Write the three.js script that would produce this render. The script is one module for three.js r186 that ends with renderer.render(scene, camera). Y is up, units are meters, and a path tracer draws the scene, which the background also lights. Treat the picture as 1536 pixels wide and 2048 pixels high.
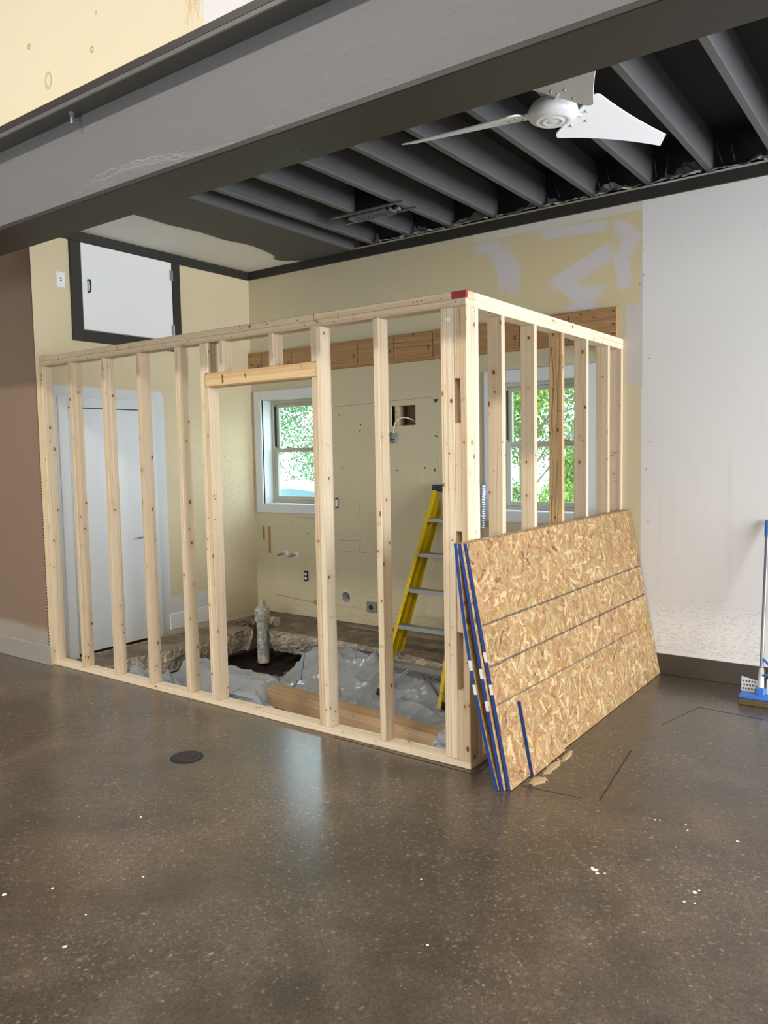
import * as THREE from 'three';
import { mergeGeometries } from 'three/addons/utils/BufferGeometryUtils.js';
import { RectAreaLightUniformsLib } from 'three/addons/lights/RectAreaLightUniformsLib.js';

// ---------- camera, sky, daylight, exposure ----------
const scene = new THREE.Scene();
const renderer = new THREE.WebGLRenderer({ antialias: true });
renderer.toneMapping = THREE.LinearToneMapping;
renderer.toneMappingExposure = 1.12;
renderer.shadowMap.enabled = true;
RectAreaLightUniformsLib.init();

const camera = new THREE.PerspectiveCamera(66.42, 1536 / 2048, 0.05, 200);
camera.position.set(1.9796, 1.6505, 3.4533);
camera.rotation.order = 'YXZ';
camera.rotation.set(-0.0746, 0.6279, -0.0184);

const SKY_LEVEL = 5.6;
{ // soft overcast sky, a touch brighter overhead
  const w = 64, h = 32, d = new Float32Array(w * h * 4);
  for (let j = 0; j < h; j++) for (let i = 0; i < w; i++) {
    const e = (j + 0.5) / h * 2 - 1, k = (e > 0 ? 0.9 + 0.25 * e : 0.9) * SKY_LEVEL, o = (j * w + i) * 4;
    d[o] = 0.93 * k; d[o + 1] = 0.98 * k; d[o + 2] = 1.03 * k; d[o + 3] = 1;
  }
  const t = new THREE.DataTexture(d, w, h, THREE.RGBAFormat, THREE.FloatType);
  t.mapping = THREE.EquirectangularReflectionMapping; t.magFilter = THREE.LinearFilter; t.needsUpdate = true;
  scene.background = t; scene.environment = t;
}
// daylight entering through the big glazing of the hall (the glazing itself is built further down)
function daylight(x, y, z, w, h, tx, ty, tz, level, color = 0xf4f8ff) {
  const l = new THREE.RectAreaLight(color, level, w, h);
  l.position.set(x, y, z); l.lookAt(tx, ty, tz); scene.add(l);
}
daylight(7.5, 1.85, 0.1, 4.6, 2.9, 0, 1.85, 0.1, 14.5);       // glazing of the side wall
daylight(-1.6, 2.1, 8.5, 3.4, 2.6, -1.6, 2.1, 0, 1.0);        // glazing of the rear wall

// ---------- helpers ----------
let seed = 12345;
const rnd = () => { seed = (seed * 1664525 + 1013904223) >>> 0; return seed / 4294967296; };
const rr = (a, b) => a + (b - a) * rnd();
const used = {};
const numbered = (n) => { if (!(n in used)) { used[n] = 0; return n; } used[n]++; return n + '_' + String(used[n]).padStart(3, '0'); };
function tag(o, label, category, group) { o.userData.label = label; o.userData.category = category; if (group) o.userData.group = group; return o; }
function thing(name, label, category, group, [x, y, z] = [0, 0, 0]) { const g = new THREE.Group(); g.name = numbered(name); g.position.set(x, y, z); scene.add(g); return tag(g, label, category, group); }
function add(name, geo, mat, parent = scene) { const m = new THREE.Mesh(geo, mat); m.name = parent === scene ? numbered(name) : name; m.castShadow = m.receiveShadow = true; parent.add(m); return m; }
function struct(name, geo, mat, label, category) { const m = add(name, geo, mat); m.userData.kind = 'structure'; return tag(m, label, category); }
function structGroup(name, label, category) { const g = new THREE.Group(); g.name = numbered(name); g.userData.kind = 'structure'; scene.add(g); return tag(g, label, category); }
const std = (o) => new THREE.MeshStandardMaterial({ roughness: 0.85, ...o });
const hash = (x, y) => { let h = (Math.imul(x, 374761393) + Math.imul(y, 668265263)) | 0; h = Math.imul(h ^ (h >>> 13), 1274126177); return ((h ^ (h >>> 16)) >>> 0) / 4294967296; };
function vnoise(x, y, px = 0, py = 0) {
  let xi = Math.floor(x), yi = Math.floor(y); const fx = x - xi, fy = y - yi, u = fx * fx * (3 - 2 * fx), v = fy * fy * (3 - 2 * fy);
  const w = (a, p) => (p ? ((a % p) + p) % p : a);
  const a = hash(w(xi, px), w(yi, py)), b = hash(w(xi + 1, px), w(yi, py)), c = hash(w(xi, px), w(yi + 1, py)), d = hash(w(xi + 1, px), w(yi + 1, py));
  return a + (b - a) * u + (c - a) * v + (a - b - c + d) * u * v;
}
const fbm = (x, y, o = 4, p = 0) => { let s = 0, a = 0.5, t = 0, f = 1; for (let i = 0; i < o; i++) { s += a * vnoise(x * f + i * 17, y * f + i * 31, p * f, p * f); t += a; a *= 0.5; f *= 2; } return s / t; };
function canvasTex(w, h, draw, opt = {}) {
  const c = document.createElement('canvas'); c.width = w; c.height = h; draw(c.getContext('2d'), w, h);
  const t = new THREE.CanvasTexture(c); if (opt.srgb !== false) t.colorSpace = THREE.SRGBColorSpace;
  if (opt.repeat !== false) t.wrapS = t.wrapT = THREE.RepeatWrapping;
  return t;
}
const rgb = (r, g, b, a = 1) => `rgba(${r | 0},${g | 0},${b | 0},${a})`;
// box with chamfered edges; uv in metres along the longest axis (grain), offset by a random amount
function cbox(sx, sy, sz, cx, cy, cz, c = 0.002, uw = 0.6, ul = 2.6) {
  const pos = [], uv = [], ou = rnd(), ov = rnd();
  const L = sx >= sy && sx >= sz ? 0 : sy >= sz ? 1 : 2, s = [sx / 2, sy / 2, sz / 2];
  const V = (a, sg) => { const p = [sg[0] * (s[0] - c), sg[1] * (s[1] - c), sg[2] * (s[2] - c)]; p[a] = sg[a] * s[a]; return p; };
  const tri = (A, B, C) => {
    const n = [0, 1, 2].map((i) => { const j = (i + 1) % 3, k = (i + 2) % 3; return (B[j] - A[j]) * (C[k] - A[k]) - (B[k] - A[k]) * (C[j] - A[j]); });
    const m = [0, 1, 2].map((i) => A[i] + B[i] + C[i]); if (n[0] * m[0] + n[1] * m[1] + n[2] * m[2] < 0) [B, C] = [C, B];
    let a = 0; for (let i = 1; i < 3; i++) if (Math.abs(n[i]) > Math.abs(n[a]) + 1e-12) a = i;
    for (const P of [A, B, C]) {
      pos.push(P[0] + cx, P[1] + cy, P[2] + cz);
      if (a === L) { const o = [0, 1, 2].filter((i) => i !== L); uv.push(P[o[0]] / uw + ou, P[o[1]] / ul + ov); }
      else { const o = 3 - L - a; uv.push(P[o] / uw + ou + a * 0.31 + (n[a] > 0 ? 0.5 : 0), P[L] / ul + ov); }
    }
  };
  const S = [-1, 1];
  for (let a = 0; a < 3; a++) for (const q of S) { const b = (a + 1) % 3, d = (a + 2) % 3, P = (u, v) => { const g = [0, 0, 0]; g[a] = q; g[b] = u; g[d] = v; return V(a, g); }; tri(P(-1, -1), P(1, -1), P(1, 1)); tri(P(-1, -1), P(1, 1), P(-1, 1)); }
  if (c > 0) {
    for (let a = 0; a < 3; a++) { const b = (a + 1) % 3, d = (a + 2) % 3; for (const u of S) for (const v of S) { const G = (w) => { const g = [0, 0, 0]; g[a] = w; g[b] = u; g[d] = v; return g; }; tri(V(b, G(-1)), V(b, G(1)), V(d, G(1))); tri(V(b, G(-1)), V(d, G(1)), V(d, G(-1))); } }
    for (const u of S) for (const v of S) for (const w of S) tri(V(0, [u, v, w]), V(1, [u, v, w]), V(2, [u, v, w]));
  }
  const g = new THREE.BufferGeometry(); g.setAttribute('position', new THREE.Float32BufferAttribute(pos, 3)); g.setAttribute('uv', new THREE.Float32BufferAttribute(uv, 2)); g.computeVertexNormals(); return g;
}
const bx = (x0, x1, y0, y1, z0, z1, c = 0.002, uw, ul) => cbox(x1 - x0, y1 - y0, z1 - z0, (x0 + x1) / 2, (y0 + y1) / 2, (z0 + z1) / 2, c, uw, ul);
// prism bar between two points with a rectangular section; side = direction of its width
function bar(A, B, w, t, side, c = 0.002) {
  const a = new THREE.Vector3(...A), b = new THREE.Vector3(...B), y = b.clone().sub(a), len = y.length(); y.normalize();
  const x = new THREE.Vector3(...side); x.addScaledVector(y, -x.dot(y)).normalize(); const z = x.clone().cross(y);
  return cbox(w, len, t, 0, 0, 0, c).applyMatrix4(new THREE.Matrix4().makeBasis(x, y, z).setPosition(a.add(b).multiplyScalar(0.5)));
}
function rod(A, B, r, r2 = r, seg = 16) {
  const a = new THREE.Vector3(...A), b = new THREE.Vector3(...B), d = b.clone().sub(a);
  return new THREE.CylinderGeometry(r2, r, d.length(), seg).applyQuaternion(new THREE.Quaternion().setFromUnitVectors(new THREE.Vector3(0, 1, 0), d.clone().normalize())).translate((A[0] + B[0]) / 2, (A[1] + B[1]) / 2, (A[2] + B[2]) / 2);
}
const tube = (pts, r, n = 24, s = 8) => new THREE.TubeGeometry(new THREE.CatmullRomCurve3(pts.map((p) => new THREE.Vector3(...p))), n, r, s);
function planarUV(g, fu, fv) { const p = g.attributes.position, u = new Float32Array(p.count * 2); for (let i = 0; i < p.count; i++) { const x = p.getX(i), y = p.getY(i), z = p.getZ(i); u[2 * i] = fu(x, y, z); u[2 * i + 1] = fv(x, y, z); } g.setAttribute('uv', new THREE.BufferAttribute(u, 2)); return g; }
const plain = (...gs) => mergeGeometries(gs.map((g) => { const n = g.index ? g.toNonIndexed() : g; for (const k of Object.keys(n.attributes)) if (!['position', 'normal', 'uv'].includes(k)) n.deleteAttribute(k); return n; }));
// height field over a grid, y = f(x, z); cells where keep(x, z) is false are left out
function field(x0, x1, z0, z1, nx, nz, f, keep = () => true, us = 1) {
  const id = new Int32Array((nx + 1) * (nz + 1)).fill(-1), pos = [], uv = [], idx = [];
  const at = (i, j) => { const k = j * (nx + 1) + i; if (id[k] < 0) { const x = x0 + (x1 - x0) * i / nx, z = z0 + (z1 - z0) * j / nz; id[k] = pos.length / 3; const p = f(x, z); if (Array.isArray(p)) pos.push(...p); else pos.push(x, p, z); uv.push(x / us, z / us); } return id[k]; };
  for (let j = 0; j < nz; j++) for (let i = 0; i < nx; i++) {
    if (!keep(x0 + (x1 - x0) * (i + 0.5) / nx, z0 + (z1 - z0) * (j + 0.5) / nz)) continue;
    const a = at(i, j), b = at(i + 1, j), c = at(i + 1, j + 1), d = at(i, j + 1); idx.push(a, d, b, b, d, c);
  }
  const g = new THREE.BufferGeometry(); g.setAttribute('position', new THREE.Float32BufferAttribute(pos, 3)); g.setAttribute('uv', new THREE.Float32BufferAttribute(uv, 2)); g.setIndex(idx); g.computeVertexNormals(); return g;
}
const inPoly = (P, x, z) => { let r = false; for (let i = 0, j = P.length - 1; i < P.length; j = i++) { const [xi, zi] = P[i], [xj, zj] = P[j]; if ((zi > z) !== (zj > z) && x < (xj - xi) * (z - zi) / (zj - zi) + xi) r = !r; } return r; };

// ---------- dimensions ----------
const S = 0.038, W = 0.089, H = 2.4564, L = 3.849, D = 2.3076;   // lumber section, frame height, frame length, bay depth

// ---------- textures and materials ----------
function pine(base, o = {}) {
  return canvasTex(512, 2048, (c, w, h) => {
    c.fillStyle = rgb(...base); c.fillRect(0, 0, w, h);
    for (let i = 0; i < 26; i++) { const x = rr(-30, w), k = rr(-1, 1); c.fillStyle = k > 0 ? rgb(255, 238, 205, 0.12 * k) : rgb(150, 105, 60, -0.14 * k); c.fillRect(x, 0, rr(10, 70), h); }
    for (let i = 0; i < (o.lines || 190); i++) {
      const x0 = rr(0, w), a = rr(2, 12), f = rr(0.6, 2.2), ph = rr(0, 6.3), d = rnd() < 0.72;
      c.strokeStyle = d ? rgb(165, 118, 70, rr(0.08, o.dark || 0.3)) : rgb(255, 240, 214, rr(0.05, 0.25)); c.lineWidth = rr(0.6, 2.4); c.beginPath();
      for (let y = 0; y <= h; y += 32) c.lineTo(x0 + a * Math.sin(y / h * 6.283 * Math.round(f) + ph), y); c.stroke();
    }
    if (o.streaks) for (let i = 0; i < (o.streaks === true ? 34 : o.streaks); i++) { const x0 = rr(0, w), y0 = rr(0, h), l = rr(200, 900); c.strokeStyle = rgb(92, 58, 30, rr(0.12, 0.5)); c.lineWidth = rr(2, 9); c.beginPath(); for (let k = 0; k <= 10; k++) c.lineTo(x0 + 7 * Math.sin(k * 0.7 + i), y0 + l * k / 10); c.stroke(); }
    for (let i = 0; i < (o.knots ?? 46); i++) {
      const x = rr(0, w), y = rr(0, h), r = rr(3, 8.5), e = rr(1.1, 1.8);
      for (let k = 3; k > 0; k--) { c.strokeStyle = rgb(150, 100, 55, 0.16); c.lineWidth = 2.2; c.beginPath(); c.ellipse(x, y, r + k * 3.5, (r + k * 6) * e, 0, 0, 7); c.stroke(); }
      c.fillStyle = rgb(128, 84, 46, rr(0.55, 0.9)); c.beginPath(); c.ellipse(x, y, r, r * e, 0, 0, 7); c.fill();
      c.fillStyle = rgb(64, 40, 22, rr(0.5, 0.95)); c.beginPath(); c.ellipse(x + rr(-2, 2), y, r * rr(0.25, 0.55), r * 0.6, 0, 0, 7); c.fill();
    }
    for (let i = 0; i < 46; i++) { c.fillStyle = rgb(40, 28, 18, 0.8); c.beginPath(); c.arc(rr(0, w), rr(0, h), rr(1.1, 2.2), 0, 7); c.fill(); }
    for (let i = 0; i < 7; i++) { const x = rr(20, w - 70), y = rr(40, h - 60); c.strokeStyle = rgb(70, 52, 40, 0.6); c.lineWidth = 1.4; for (let k = 0; k < 2; k++) { c.beginPath(); c.moveTo(x, y + k * 8); c.lineTo(x + 36 - k * 10, y + k * 8); c.stroke(); } }
  });
}
const pineMats = [[225, 208, 180], [219, 200, 170], [229, 214, 188], [214, 194, 166]].map((b) => std({ map: pine(b), roughness: 0.72 }));
const pineStreak = std({ map: pine([205, 174, 128], { streaks: 150, dark: 0.5 }), roughness: 0.72 });
const pineMat = () => pineMats[Math.floor(rnd() * 4)];
const treatedMat = std({ map: pine([164, 125, 80], { dark: 0.6, lines: 260, streaks: true, knots: 26 }), roughness: 0.75 });
const timberMat = std({ map: pine([180, 150, 112], { dark: 0.75, lines: 320, knots: 8 }), roughness: 0.75 });
const darkPaint = std({ color: 0x2b2823, roughness: 0.5 });
const greyPaint = std({ color: 0x76767a, roughness: 0.6 });
const joistMat = std({ color: 0x5a5a5b, roughness: 0.55 });
const whitePaint = std({ color: 0xe9eaeb, roughness: 0.5 });
const whiteTrim = std({ color: 0xdadee2, roughness: 0.45 });
const black = std({ color: 0x17171a, roughness: 0.6 });
const steel = std({ color: 0xb4b6b8, roughness: 0.35, metalness: 0.9 });
const alu = std({ color: 0xa9abab, roughness: 0.42, metalness: 0.75 });
const wallPlain = std({ color: 0xd3cfc8, roughness: 0.8 });

// ---------- floor ----------
function concreteTex(N, metres, base, stones, gloss) {
  const d = new Uint8Array(N * N * 4), rg = new Uint8Array(N * N * 4);
  const P = 16;
  for (let y = 0; y < N; y++) for (let x = 0; x < N; x++) {
    const u = x / N * P, v = y / N * P, a = fbm(u, v, 4, P) - 0.5, b = fbm(u * 0.25 + 3, v * 0.25 + 9, 2, P / 4) - 0.5, g = hash(x, y) - 0.5;
    const fg = vnoise(x / 2, y / 2, N / 2, N / 2) - 0.5, mg = vnoise(x / 5.12, y / 5.12, N / 5.12, N / 5.12) - 0.5;
    const k = 1 + a * 0.6 + b * 0.2 + g * 0.2 + fg * 0.4 + mg * 0.35 * (0.6 + a), o = (y * N + x) * 4, wm = 1 + b * 0.12;
    d[o] = Math.min(255, base[0] * k * wm); d[o + 1] = Math.min(255, base[1] * k); d[o + 2] = Math.min(255, base[2] * k * (2 - wm)); d[o + 3] = 255;
    const q = 255 * Math.min(1, Math.max(0.05, gloss + (a + b) * 0.18 + g * 0.05)); rg[o] = rg[o + 1] = rg[o + 2] = q; rg[o + 3] = 255;
  }
  for (let i = 0; i < stones; i++) {
    const cx = rnd() * N, cy = rnd() * N; const cl = fbm(cx / N * 8 + 40, cy / N * 8, 3, 8); if (rnd() > (cl - 0.12) * 1.9) continue;
    const r = (rnd() < 0.62 ? rr(1.2, 2.8) : rnd() < 0.75 ? rr(2.8, 5.2) : rr(5.2, 8)) * N / 2048 * 3.2 / metres, e = rr(0.35, 0.85), th = rr(0, 3.14), ca = Math.cos(th), sa = Math.sin(th), t = rnd();
    const col = t < 0.62 ? [126, 113, 95] : t < 0.78 ? [102, 86, 71] : t < 0.92 ? [48, 42, 37] : [160, 149, 130], al = rr(0.2, 0.75);
    for (let y = Math.floor(cy - r - 1); y <= cy + r + 1; y++) for (let x = Math.floor(cx - r - 1); x <= cx + r + 1; x++) {
      const dx = x - cx, dy = y - cy, p = (dx * ca + dy * sa) / r, q = (-dx * sa + dy * ca) / (r * e), m = 1 - Math.sqrt(p * p + q * q) + 0.25 * (hash(x, y) - 0.5); if (m <= 0) continue;
      const o = ((((y % N) + N) % N) * N + (((x % N) + N) % N)) * 4, k = Math.min(1, m * 3) * al; for (let j = 0; j < 3; j++) d[o + j] += (col[j] - d[o + j]) * k;
    }
  }
  const mk = (a, srgb) => { const t = new THREE.DataTexture(a, N, N); t.wrapS = t.wrapT = THREE.RepeatWrapping; t.magFilter = THREE.LinearFilter; t.minFilter = THREE.LinearMipmapLinearFilter; if (srgb) t.colorSpace = THREE.SRGBColorSpace; t.needsUpdate = true; return t; };
  return [mk(d, true), mk(rg, false)];
}
const FT = 3.2;
const [floorMap, floorRough] = concreteTex(2048, FT, [75, 64, 52], 64000, 0.55);
const floorBump = (() => { const N = 1024, d = new Uint8Array(N * N * 4); for (let y = 0; y < N; y++) for (let x = 0; x < N; x++) { const o = (y * N + x) * 4, u = x / N * 256, v = y / N * 256; d[o] = d[o + 1] = d[o + 2] = 255 * (0.55 * vnoise(u * 0.5, v * 0.5, 128, 128) + 0.3 * vnoise(u, v, 256, 256) + 0.15 * vnoise(u * 0.25, v * 0.25, 64, 64)); d[o + 3] = 255; } const t = new THREE.DataTexture(d, N, N); t.wrapS = t.wrapT = THREE.RepeatWrapping; t.magFilter = THREE.LinearFilter; t.needsUpdate = true; return t; })();
const floorMat = new THREE.MeshPhysicalMaterial({ map: floorMap, roughness: 1, roughnessMap: floorRough, bumpMap: floorBump, bumpScale: 0.0018, clearcoat: 0.75, clearcoatRoughness: 0.21 });
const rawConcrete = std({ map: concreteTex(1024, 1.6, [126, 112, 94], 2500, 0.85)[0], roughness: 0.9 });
const freshLitConcrete = std({ map: concreteTex(512, 0.8, [172, 162, 144], 2500, 0.85)[0], roughness: 0.95 });  // broken faces paler: fresh concrete, plus lamp light worked into the tone
const FX0 = -7, FX1 = 7.65, FZ1 = 8.6;
{ // polished floor of the hall; it runs on beside the bay and under its plates
  const g = field(FX0, FX1, -D, FZ1, 146, 109, () => 0, (x, z) => z > -0.045 || x > -0.045, FT);
  struct('floor', g, floorMat, 'polished brown concrete floor with exposed pebbles', 'floor');
}
// old slab inside the framed bay, broken open for a drain trench
const HOLE0 = [[-3.5, -0.15], [-3.494, -0.34], [-3.483, -0.44], [-3.416, -0.81], [-3.4, -1.24], [-3.43, -1.64], [-3.414, -1.81], [-3.67, -1.83], [-3.84, -1.86], [-3.84, -2.3], [-3.52, -2.3], [-3.47, -2.23], [-3.27, -2.04], [-3.24, -1.83], [-3.09, -1.83], [-2.86, -1.85], [-2.6, -1.84], [-1.92, -1.82], [-1.57, -1.76], [-1.2, -1.67], [-0.8, -1.62], [-0.14, -1.6], [-0.14, -0.12]];
const HOLE = [];
HOLE0.forEach(([x, z], i) => { const [x2, z2] = HOLE0[(i + 1) % HOLE0.length], n = Math.max(1, Math.round(Math.hypot(x2 - x, z2 - z) / 0.03)), hard = (i >= 8 && i <= 9) || i >= 21, soft = i >= 14 && i < 21; for (let k = 0; k < n; k++) { const t = k / n, j = hard ? 0 : soft ? 0.008 : 0.022; HOLE.push([x + (x2 - x) * t + (k ? rr(-j, j) * 0.6 : 0), z + (z2 - z) * t + (k ? rr(-j, j) * 0.6 : 0)]); } });
{
  const sh = new THREE.Shape([[-L, 0.06], [-0.04, 0.06], [-0.04, D], [-L, D]].map(([x, z]) => new THREE.Vector2(x, z)));
  sh.holes.push(new THREE.Path(HOLE.map(([x, z]) => new THREE.Vector2(x, -z))));
  const top = new THREE.ShapeGeometry(sh).rotateX(-Math.PI / 2).translate(0, -0.0006, 0); planarUV(top, (x) => x / 1.6, (x, y, z) => z / 1.6);
  const pos = [], uv = [], idx = [], R = 9, n = HOLE.length; let run = 0;
  for (let i = 0; i <= n; i++) {
    const [x, z] = HOLE[i % n], [xp, zp] = HOLE[(i + n - 1) % n], [xn, zn] = HOLE[(i + 1) % n]; let nx = -(zn - zp), nz = xn - xp; const l = Math.hypot(nx, nz) || 1; nx /= l; nz /= l;
    if (inPoly(HOLE, x + nx * 0.02, z + nz * 0.02)) { nx = -nx; nz = -nz; }
    if (i) run += Math.hypot(x - xp, z - zp);
    for (let r = 0; r <= R; r++) { const t = r / R, y = -0.0006 - 0.21 * t, k = r === 0 ? 0 : 0.008 + 0.022 * (fbm((i % n) * 0.21, r * 0.5, 2) - 0.5) + 0.016 * (hash(i % n, r) - 0.5) + 0.05 * t * t; pos.push(x + nx * k, y, z + nz * k); uv.push(run / 1.6, y / 1.6); }
  }
  for (let i = 0; i < n; i++) for (let r = 0; r < R; r++) { const a = i * (R + 1) + r, b = a + R + 1; idx.push(a, b, a + 1, b, b + 1, a + 1); }
  const side = new THREE.BufferGeometry(); side.setAttribute('position', new THREE.Float32BufferAttribute(pos, 3)); side.setAttribute('uv', new THREE.Float32BufferAttribute(uv, 2)); side.setIndex(idx); const side2 = side.toNonIndexed(); side2.computeVertexNormals();
  const g = structGroup('floor', 'rough broken concrete slab with a trench inside the framed bay', 'floor');
  add('slab_top', top, rawConcrete, g); add('broken_edge', side2, freshLitConcrete, g);
  const soilMap = concreteTex(512, 1, [44, 36, 29], 1400, 0.95)[0];
  const soil = field(-3.95, -0.02, -2.4, 0, 150, 90, (x, z) => -0.38 + 0.09 * (fbm(x * 3, z * 3, 4) - 0.4) + 0.05 * (fbm(x * 14, z * 14, 3) - 0.5), undefined, 1);
  const e = add('trench_soil', soil, std({ map: soilMap, roughness: 1 }), g); e.userData.kind = 'stuff';
  for (let i = 0; i < 26; i++) { // clods and rubble on the soil by the pipe
    const s = rr(0.012, 0.035), q = new THREE.IcosahedronGeometry(s, 1), pp = q.attributes.position; for (let k = 0; k < pp.count; k++) { const m = 0.75 + 0.5 * hash(Math.round(pp.getX(k) * 900) + i * 7, Math.round(pp.getY(k) * 900 + pp.getZ(k) * 500)); pp.setXYZ(k, pp.getX(k) * m, pp.getY(k) * m * 0.8, pp.getZ(k) * m); }
    q.computeVertexNormals(); const t = rnd(); const x = rr(-3.38, -2.7), z = rr(-1.75, -0.4 - t * 0.6); q.translate(x, -0.38 + 0.09 * (fbm(x * 3, z * 3, 4) - 0.4) + s * 0.5, z); add('rubble', q, rawConcrete, g);
  }
}

// ---------- walls ----------
const BX0 = -L, BW = 5.05, BH = 3.5;
const backMap = canvasTex(2048, 1420, (c, w, h) => {
  const X = (x) => (x - BX0) / BW * w, Y = (y) => (1 - y / BH) * h, m = w / BW;
  c.fillStyle = rgb(207, 196, 164); c.fillRect(0, 0, w, h);
  // pale paint beyond the bay, and the strip under the dark trim
  c.fillStyle = rgb(226, 224, 222); c.fillRect(X(0.135), 0, w, h);
  c.fillStyle = rgb(212, 206, 194); c.fillRect(X(-1.25), Y(3.43), X(0.135) - X(-1.25), Y(3.36) - Y(3.43));
  c.fillStyle = rgb(205, 199, 190); c.fillRect(X(0.02), Y(2.95), X(0.14) - X(0.02), Y(2.1) - Y(2.95));
  // light on the cream painted yellower above the frame; yellow paint strip beside it
  { const gr = c.createLinearGradient(X(-2.2), 0, X(-1.1), 0); gr.addColorStop(0, rgb(212, 196, 155, 0)); gr.addColorStop(1, rgb(212, 196, 155, 1)); c.fillStyle = gr; c.fillRect(X(-2.2), Y(3.34), X(0.12) - X(-2.2), Y(2.7) - Y(3.34)); }
  c.fillStyle = rgb(212, 199, 165); c.fillRect(X(-0.15), Y(2.12), X(0.135) - X(-0.15), Y(0.16) - Y(2.12));
  const patch = (pts, col, wd) => { c.strokeStyle = col; c.lineCap = 'round'; c.lineJoin = 'round'; for (let k = 0; k < 26; k++) { c.lineWidth = wd * m * rr(0.25, 0.6); c.beginPath(); const dx = rr(-wd, wd) * 0.45, dy = rr(-wd, wd) * 0.35; pts.forEach(([x, y]) => c.lineTo(X(x + dx + rr(-0.01, 0.01)), Y(y + dy))); c.stroke(); } };
  const pr = rgb(211, 207, 203, 0.22);
  patch([[-1.02, 3.27], [-0.93, 3.1], [-0.93, 2.98]], pr, 0.16); patch([[-1.2, 3.3], [-1.05, 3.3]], pr, 0.1); patch([[-0.62, 3.32], [-0.16, 3.3]], pr, 0.08); patch([[-0.02, 3.27], [0.06, 3.2], [0.02, 3.1]], pr, 0.12);
  patch([[-0.5, 2.93], [-0.3, 3.02], [-0.12, 3.1]], pr, 0.14); patch([[-0.42, 2.9], [-0.33, 2.8], [-0.2, 2.84]], pr, 0.12); patch([[-0.42, 2.72], [-0.24, 2.72]], pr, 0.07); patch([[-0.02, 3.05], [0.0, 2.85]], pr, 0.1); patch([[-0.85, 2.78], [-0.8, 2.74]], pr, 0.06);
  for (let i = 0; i < 16000; i++) { c.fillStyle = rnd() < 0.5 ? rgb(255, 252, 240, 0.035) : rgb(90, 80, 60, 0.03); c.fillRect(rr(0, w), rr(0, h), rr(1, 4), rr(1, 6)); }
  for (let i = 0; i < 120; i++) { const x = rr(-L, -0.05); c.fillStyle = rnd() < 0.5 ? rgb(228, 222, 196, rr(0.02, 0.1)) : rgb(170, 156, 118, rr(0.02, 0.08)); const y = rr(0.6, 2.1); { const l = rr(0.3, 1.2) * m, n = Math.floor(rr(2, 14)); for (let k = 0; k < n; k++) c.fillRect(X(x) + k * 1.5, Y(y) + rr(0, 0.3) * l, rr(0.6, 2), l * rr(0.4, 0.9)); } }  // old drip streaks
  for (let i = 0; i < 60; i++) { const x = rr(0.18, 1.2); c.fillStyle = rnd() < 0.5 ? rgb(228, 226, 222, rr(0.03, 0.1)) : rgb(190, 182, 170, rr(0.03, 0.09)); { const y = Y(rr(1.2, 2)), l = rr(0.3, 1) * m, n = Math.floor(rr(2, 14)); for (let k = 0; k < n; k++) c.fillRect(X(x) + k * 1.6, y + rr(0, 0.4) * l, rr(0.6, 2), l * rr(0.3, 0.9)); } }
  // grime with a grain of its own near the floor
  for (let i = 0; i < 5200; i++) { const x = rr(-L, -0.1), y = 0.05 + Math.pow(rnd(), 2.2) * 0.42; c.fillStyle = rgb(96, 80, 56, rr(0.04, 0.16)); c.fillRect(X(x), Y(y), rr(1, 9), rr(1, 3)); }
  for (let i = 0; i < 1500; i++) { const x = 0.25 + rnd() * 0.72, y = 0.18 + Math.abs(rnd() + rnd() - 1) * 0.42; c.fillStyle = rgb(112, 104, 94, rr(0.06, 0.34)); c.fillRect(X(x), Y(y), rr(2, 9), rr(0.7, 1.4)); }
  c.strokeStyle = rgb(92, 76, 52, 0.65); c.lineWidth = 2; c.beginPath(); c.moveTo(X(-3.6), Y(0.235)); c.quadraticCurveTo(X(-3.3), Y(0.205), X(-3.0), Y(0.2)); c.stroke();
  c.strokeStyle = rgb(120, 104, 78, 0.35); c.lineWidth = 1.5; c.beginPath(); c.moveTo(X(-3.0), Y(0.2)); c.lineTo(X(-0.2), Y(0.17)); c.stroke();
  c.fillStyle = rgb(134, 112, 78, 0.5); c.beginPath(); c.ellipse(X(-3.05), Y(0.2), 16, 11, 0, 0, 7); c.fill();
  // pencil lines, screw holes, chips
  c.strokeStyle = rgb(84, 76, 60, 0.6); c.lineWidth = 1.3;
  for (const [a, b, e, f] of [[-2.48, 1.2, -2.48, 0.83], [-2.75, 0.83, -2.48, 0.84], [-2.75, 0.73, -2.42, 0.73], [-2.49, 0.83, -2.49, 0.74], [-1.62, 1.62, -1.62, 1.42], [-3.3, 1.035, -2.95, 1.03], [-2.75, 2.1, -1.66, 2.13]]) { c.beginPath(); c.moveTo(X(a), Y(b)); c.lineTo(X(e), Y(f)); c.stroke(); }
  const dot = (x, y, r, col) => { c.fillStyle = col; c.beginPath(); c.arc(X(x), Y(y), r, 0, 7); c.fill(); };
  for (const [x, y] of [[-2.7, 2.02], [-2.45, 1.92], [-2.46, 1.86], [-2.68, 1.52], [-2.05, 1.5], [-1.75, 1.52], [-3.13, 0.88], [-3.03, 0.2], [-1.62, 1.79], [-1.64, 1.795]]) dot(x, y, 2.8, rgb(46, 36, 26));
  dot(-1.65, 1.5, 5, rgb(120, 104, 74)); dot(-1.65, 1.5, 2.4, rgb(60, 46, 30));
  c.fillStyle = rgb(70, 58, 44); c.beginPath(); c.moveTo(X(-1.66), Y(2.11)); c.lineTo(X(-1.6), Y(2.11)); c.lineTo(X(-1.63), Y(2.075)); c.fill();
  for (let i = 0; i < 40; i++) dot(rr(0.15, 1.15), rr(0.5, 3.2), rr(0.5, 1.2), rgb(120, 112, 104, 0.5));
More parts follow.
